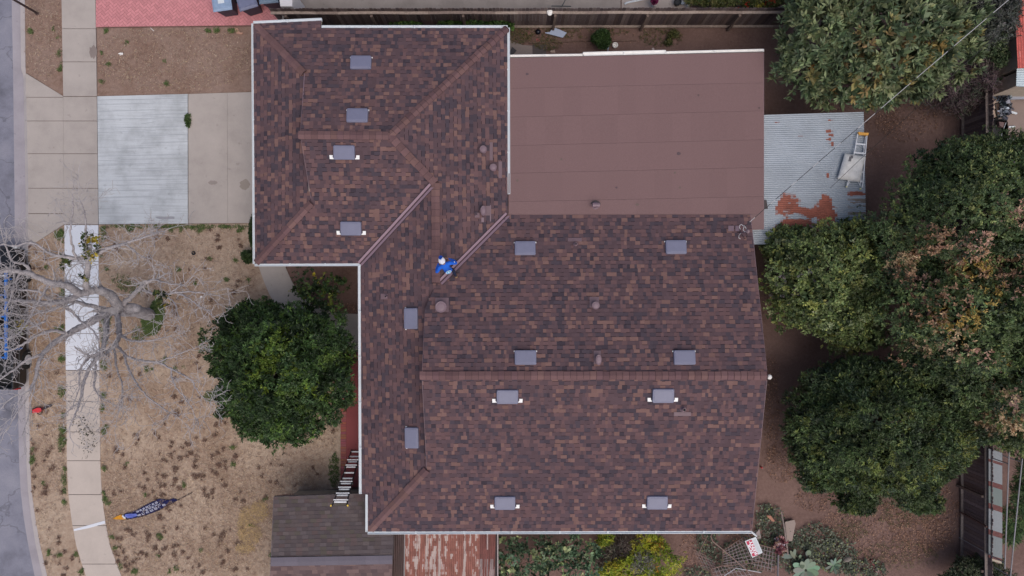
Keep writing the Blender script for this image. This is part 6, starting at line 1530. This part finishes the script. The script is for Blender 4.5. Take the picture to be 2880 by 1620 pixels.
slab('white_pillar', [(782, -30), (822, -30), (822, 18), (788, 18)], 0, 1.6, (206, 204, 208), 'white painted masonry pillar at the left end of the board fence', 'pillar', bevel=.015)
slab('gate_post', [(790, 18), (797, 18), (800, 70), (796, 70)], 0, 1.2, (150, 146, 146), 'narrow pale post at the fence end beside the brick drive', 'post')
mb = MB(); mb.lathe(P(1546, 34, 1.62), [(.06, 0), (.11, .02), (.1, .05), (.03, .08)], 12, sy=1.35); o = mb.build('white_lamp', MT['white_old'], base=P(1546, 34, 1.6)); tag(o, 'small white oval lamp cap on the pale rail of the top fence', 'lamp')
mb = MB(); mb.tube([P(1757, 12, .06), P(1763, 8, .06), P(1790, 2, .06), P(1850, -10, .06)], .04, 10); o = mb.build('drain_pipe', MT['white'], base=P(1790, 2, 0)); tag(o, 'long white plastic pipe lying on the neighbour patio at the top', 'pipe')
for u, v, lab in ((1842, 12, 'white block by the magenta flower beyond the top fence'), (1939, 12, 'white block beside the flower bed beyond the top fence')):
    slab('white_block', [(u - 5, v - 5), (u + 4, v - 5), (u + 4, v + 5), (u - 5, v + 5)], 0, .3, (206, 206, 206), lab, 'block', bevel=.01)
mb = MB(); mb.lathe(P(1902, 12, 0), [(.1, .0), (.14, .25), (.15, .26), (.1, .22)], 16); o = mb.build('flower_pot', MT['black'], base=P(1902, 12, 0)); tag(o, 'dark round pot beyond the top fence, left of the small white pot', 'pot')
mb = MB(); mb.lathe(P(1917, 12, 0), [(.05, .0), (.065, .15), (.07, .16), (.04, .14)], 14); o = mb.build('flower_pot', MT['white'], base=P(1917, 12, 0)); tag(o, 'small white pot beyond the top fence, right of the dark pot', 'pot')
mb = MB(); mb.tube([P(1551, 17, .7), P(1580, 17, .7), P(1606, 18, .7)], .02, 6); mb.tube([P(1581, 17, .7), P(1591, -2, .8)], .02, 6); mb.tube([P(1581, 17, .7), P(1578, 18, 0)], .02, 6); o = mb.build('metal_rack', M_plain('dark_iron', C(72, 76, 78), .6), base=P(1580, 17, 0)); tag(o, 'dark metal stand behind the top fence on the neighbour patio', 'stand')
# side yard litter
slab('notched_sheet', [(1533, 91), (1546, 90), (1557, 76), (1594, 92), (1583, 106), (1534, 93)], .10, .13, (170, 182, 208), 'pale blue white notched panel lying on the ground under the top fence', 'panel')
slab('panel_prop', [(1552, 86), (1580, 96), (1578, 100), (1550, 92)], 0, .095, (96, 84, 76), 'hidden wooden block propping the pale notched panel', 'block', 'wood')
mb = MB(); mb.lathe(P(1513, 92, 0), [(.05, 0), (.11, .06), (.11, .12), (.05, .19)], 14); o = mb.build('black_ball', M_plain('shiny_black', C(20, 22, 34), .2), base=P(1513, 92, 0), smooth=True); tag(o, 'shiny black ball in the weeds left of the pale notched panel', 'ball')
mb = MB(); mb.lathe(P(1729, 130, 0), [(.09, 0), (.11, .14), (.115, .15), (.085, .15), (.075, .09), (.04, .085), (.03, .12)], 18); o = mb.build('white_pot', MT['white_old'], base=P(1729, 130, 0)); tag(o, 'white round pot on the dirt right of the round green bush', 'pot')
mb = MB(); mb.lathe(P(1709.5, 132, .05), [(.045, -.12), (.05, -.05), (.048, .06), (.02, .1), (.02, .16), (.015, .17)], 12, M=Matrix.Rotation(R(90), 3, 'X')); o = mb.build('bottle', M_plain('milky_plastic', C(164, 176, 196), .4), base=P(1709, 132, 0)); tag(o, 'milky plastic bottle lying below the round green bush', 'bottle')
slab('concrete_slab', [(1431, 113), (1440, 118), (1470, 128), (1497, 130), (1498, 160), (1431, 163)], 0, .06, (140, 128, 124), 'pale broken concrete slab at the corner of the house and flat roof', 'slab', 'attr', 0)
slab('dark_paver', [(1432, 147), (1441, 132), (1453, 142), (1437, 159)], .065, .10, (72, 70, 74), 'dark square paver on the broken concrete slab', 'paver', zp=.1)
slab('doormat', [(1498, 126), (1536, 126), (1536, 162), (1498, 162)], 0, .03, (88, 80, 80), 'dark grey mat beside the broken concrete slab', 'mat', zp=0)
slab('timber_edging', [(1487, 120), (1560, 117), (1680, 114), (1680, 117), (1560, 120), (1488, 124)], 0, .06, (112, 92, 84), 'thin timber edging strip in the dirt left of the round bush', 'edging', 'wood', 0)
slab('timber_edging', [(1720, 114), (1790, 113), (1790, 116), (1720, 117)], 0, .06, (118, 98, 90), 'thin timber edging strip in the dirt right of the round bush', 'edging', 'wood', 0)
slab('white_rag', [(1833, 136), (1838, 134), (1841, 139), (1837, 142)], 0, .03, (190, 176, 176), 'crumpled pale paper scrap on the dirt above the flat roof edge', 'scrap')
slab('pink_rag', [(1482, 88), (1492, 86), (1494, 95), (1484, 98)], 0, .06, (140, 96, 96), 'faded pink crumpled rag in the weeds left of the black ball', 'rag')
slab('red_rag', [(1508, 110), (1515, 107), (1518, 115), (1510, 118)], 0, .05, (160, 88, 92), 'small red crumpled scrap below the black ball', 'rag')
slab('wood_offcut', [(1547, 142), (1560, 140), (1562, 148), (1549, 147)], 0, .03, (176, 154, 142), 'short pale wooden offcut right of the dark grey mat', 'wood')
slab('brown_block', [(2162, 302), (2180, 301), (2180, 306), (2166, 308)], .4, .5, (96, 84, 84), 'grey block at the corner of the flat roof and the metal shed', 'block', zp=2.4)
mb = MB(); mb.lathe(P(546, 712, 0), [(.075, .0), (.085, .06), (.07, .075), (.04, .06)], 16); o = mb.build('plastic_disc', MT['black'], base=P(546, 712, 0)); tag(o, 'round black plastic cap on the dry lawn below the driveway', 'cap')
mb = MB(); mb.lathe(P(2139.5, 1313, 0), [(.03, .0), (.034, .05), (.034, .15), (.02, .17)], 12); o = mb.build('red_can', M_plain('red_paint', C(186, 40, 50), .4), base=P(2139, 1313, 0)); tag(o, 'small red can on the dirt beside the right gable edge', 'can')
mb = MB(); gl_ = P(2163, 1060, 3.7); mb.lathe(gl_, [(.07, -.08), (.085, -.04), (.085, .05), (.04, .09)], 14)
o = mb.build('gable_lamp', MT['white_old'], house)
slab('tan_scrap', [(660, 78), (669, 80), (676, 92), (684, 92), (683, 97), (666, 95)], .03, .07, (182, 142, 124), 'tan L shaped cardboard scrap on the grass beside the red brick drive', 'cardboard', zp=.03)
slab('white_scrap', [(422, 78), (425, 79), (434, 87), (432, 88)], .03, .05, (214, 208, 204), 'thin white strip on the grass at the brick drive edge', 'scrap', zp=.03)
mb = MB()
for k in range(6):
    t = k * 1.05; p = P(342, 152, .04); q = p + Vector((math.cos(t) * rng.uniform(.05, .12), math.sin(t) * rng.uniform(.03, .08), rng.uniform(.02, .06))); mb.bar(p, q, .035, .02)
o = mb.build('white_litter', MT['white_old'], base=P(342, 152, .03)); tag(o, 'crumpled white litter in the middle of the upper grass patch', 'litter')
slab('white_paper', [(563, 833), (568, 832), (569, 836), (564, 838)], .03, .045, (226, 224, 226), 'white paper scrap on the lawn near the bare tree twigs', 'paper', zp=.03)

# chainsaw on the verge
cs = empty('chainsaw', P(107, 1153, 0), 'red and black chainsaw lying on the dry verge by the kerb', 'chainsaw')
mb = MB(); q = [P(u, v, .12) for u, v in ((93, 1152), (107, 1146), (118, 1146), (120, 1154), (110, 1160), (95, 1161))]; mb.prism(q, .04, .2); mb.build('body', M_plain('saw_red', C(206, 54, 62), .4), cs, bevel=.02)
mb = MB(); mb.bar(P(119, 1150, .1), P(146, 1139, .1), .10, .012); mb.build('guide_bar', M_plain('saw_bar', C(58, 50, 54), .5), cs, bevel=.004)
mb = MB(); mb.tube([P(104, 1162, .15), P(112, 1166, .2), P(119, 1160, .2), P(118, 1150, .26), P(112, 1144, .2)], .016, 7); mb.build('front_handle', MT['black'], cs)
mb = MB(); mb.tube([P(97, 1160, .12), P(88, 1158, .12), P(92, 1151, .14), P(104, 1146, .15)], .018, 7); mb.build('rear_handle', MT['black'], cs)

# street sign pole at the top left
pb = P(106, 38, 0); sp = empty('sign_pole', pb, 'dark brown pole standing on the verge at the top left corner', 'pole')
mb = MB(); mb.tube([pb, pb + Vector((0, 0, 1.5)), pb + Vector((-.2, .0, 2.6)), pb + Vector((-.25, 0, 3.4))], .045, 10); mb.build('post', M_plain('rusty_pole', C(62, 48, 48), .7, .1), sp)
mb = MB(); mb.lathe(pb, [(.09, 0), (.09, .04), (.05, .06)], 12); mb.build('base_collar', M_plain('rusty_collar', C(70, 52, 50), .8), sp)

# ------------------------------------------------------------------ parked pickup at the left edge
xr = P(50, 0, .8).x; xl = xr - 1.95; ytop = P(0, 690, .8).y; ybot = P(0, 1097, .8).y; xm = (xr + xl) / 2
zg = -.14
tk = empty('parked_pickup', Vector((xm, (ytop + ybot) / 2, zg)), 'black pickup with a blue ladder rack parked at the kerb under the bare tree', 'pickup')
PB = M_plain('black_paint', C(20, 22, 28), .3, var=.05)
def hull(pts_lo, z0, pts_hi, z1): return [Vector((x, y, z0)) for x, y in pts_lo], [Vector((x, y, z1)) for x, y in pts_hi]
L_t = ytop - ybot
yy = lambda f: ytop - L_t * f
def outline(ins, f0, f1, r_=.28):
    x0, x1, y0, y1 = xl + ins, xr - ins, yy(f1), yy(f0)
    return [(x0 + r_, y0), (x1 - r_, y0), (x1 - r_ * .3, y0 + r_ * .3), (x1, y0 + r_), (x1, y1 - r_ * 1.6), (x1 - r_ * .35, y1 - r_ * .5), (x1 - r_ * 1.3, y1), (x0 + r_ * 1.3, y1), (x0 + r_ * .35, y1 - r_ * .5), (x0, y1 - r_ * 1.6), (x0, y0 + r_), (x0 + r_ * .3, y0 + r_ * .3)]
mb = MB(); a = outline(.04, 0.0, 1.0); b = outline(0, .005, .995); c_ = outline(.07, .02, .99)
mb.hexa([(x, y, zg + .38) for x, y in a], [(x, y, zg + .85) for x, y in b])
mb.hexa([(x, y, zg + .85) for x, y in outline(0, .005, .30)], [(x, y, zg + 1.08) for x, y in outline(.08, .03, .30)])
mb.build('body', PB, tk, bevel=.03)
mb = MB(); mb.hexa([(x, y, zg + .85) for x, y in outline(.03, .26, .62, .12)], [(x, y, zg + 1.15) for x, y in outline(.05, .265, .615, .12)]); mb.hexa([(x, y, zg + 1.15) for x, y in outline(.05, .265, .615, .12)], [(x, y, zg + 1.75) for x, y in outline(.22, .36, .58, .14)]); cab = mb.build('cab', PB, tk, bevel=.03)
mb = MB(); f_ = [Vector((xl + .2, yy(.29), zg + 1.22)), Vector((xr - .2, yy(.29), zg + 1.22)), Vector((xr - .32, yy(.352), zg + 1.7)), Vector((xl + .32, yy(.352), zg + 1.7))]; mb.hexa([p + Vector((0, -.02, -.02)) for p in f_], [p + Vector((0, .02, .025)) for p in f_]); mb.build('windscreen', MT['glass'], cab)
for s in (0, 1):
    x0 = xr if s else xl; k = -1 if s else 1
    mb = MB(); q = [Vector((x0 + k * .07, yy(.33), zg + 1.2)), Vector((x0 + k * .07, yy(.58), zg + 1.2)), Vector((x0 + k * .19, yy(.56), zg + 1.66)), Vector((x0 + k * .19, yy(.375), zg + 1.66))]; mb.hexa([p + Vector((k * .02, 0, 0)) for p in q], [p - Vector((k * .012, 0, 0)) for p in q]); mb.build('side_window', MT['glass'], cab)
    mb = MB(); mb.box((x0 - k * .10, yy(.335), zg + 1.2), (.2, .1, .16)); mb.build('mirror', PB, tk, bevel=.02)
    mb = MB(); mb.box((x0 + k * .16, yy(.994), zg + .78), (.22, .06, .2)); mb.build('taillight', M_plain('red_lens', C(150, 24, 28), .2), tk)
    mb = MB(); mb.box((x0 + k * .3, yy(.012), zg + .74), (.36, .1, .18)); mb.build('headlight', M_plain('clear_lens', C(190, 192, 196), .15), tk)
    for f in (.19, .80):
        mb = MB(); mb.lathe((x0 + k * .12, yy(f), zg + .37), [(.3, -.13), (.365, -.1), (.37, .1), (.3, .13)], 22, M=Matrix.Rotation(R(90), 3, 'Y')); w_ = mb.build('wheel', MT['rubber'], tk)
        mb = MB(); mb.lathe((x0 - k * .012, yy(f), zg + .37), [(.2, -.02), (.2, .0), (.08, .02)], 18, M=Matrix.Rotation(R(90 if not s else 90), 3, 'Y')); mb.build('rim', MT['alu'], w_)
mb = MB(); 
for p, q in (((xl + .06, yy(.63)), (xl + .06, yy(.985))), ((xr - .06, yy(.63)), (xr - .06, yy(.985))), ((xl + .06, yy(.985)), (xr - .06, yy(.985)))): mb.bar(Vector((*p, zg + 1.0)), Vector((*q, zg + 1.0)), .08, .32)
mb.build('bed_side', PB, tk, bevel=.02)
mb = MB(); mb.box((xm, yy(.81), zg + .875), (1.75, L_t * .34, .03)); mb.build('bed_floor', MT['rubber'], tk)
BLU = M_plain('rack_blue', C(30, 104, 190), .45)
zt = 1.85
for u in (17,):
    xk = P(u, 0, zt).x
    for x_ in (xk, 2 * xm - xk):
        mb = MB(); mb.bar(Vector((x_, P(0, 760, zt).y, zt)), Vector((x_, P(0, 1010, zt).y, zt)), .09, .08); mb.build('rack_rail', BLU, tk)
        for v in (785, 880, 985):
            mb = MB(); yv = P(0, v, zt).y; top_z = zt - .04
            mb.bar(Vector((x_, yv, zg + 1.14 if yv < yy(.62) else zg + 1.72)), Vector((x_, yv, top_z)), .05, .05); mb.build('rack_post', BLU, tk)
    for v in (775, 830, 890, 950, 1005):
        mb = MB(); yv = P(0, v, zt).y; mb.bar(Vector((xk, yv, zt + .06)), Vector((2 * xm - xk, yv, zt + .06)), .06, .05); mb.build('rack_crossbar', BLU if v != 775 else AL, tk)
mb = MB(); xk = P(30, 0, 1.9).x; mb.tube([Vector((xk - .3, P(0, 770, 1.9).y, 1.98)), Vector((xk - .3, P(0, 790, 1.9).y, 1.98))], .03, 8)
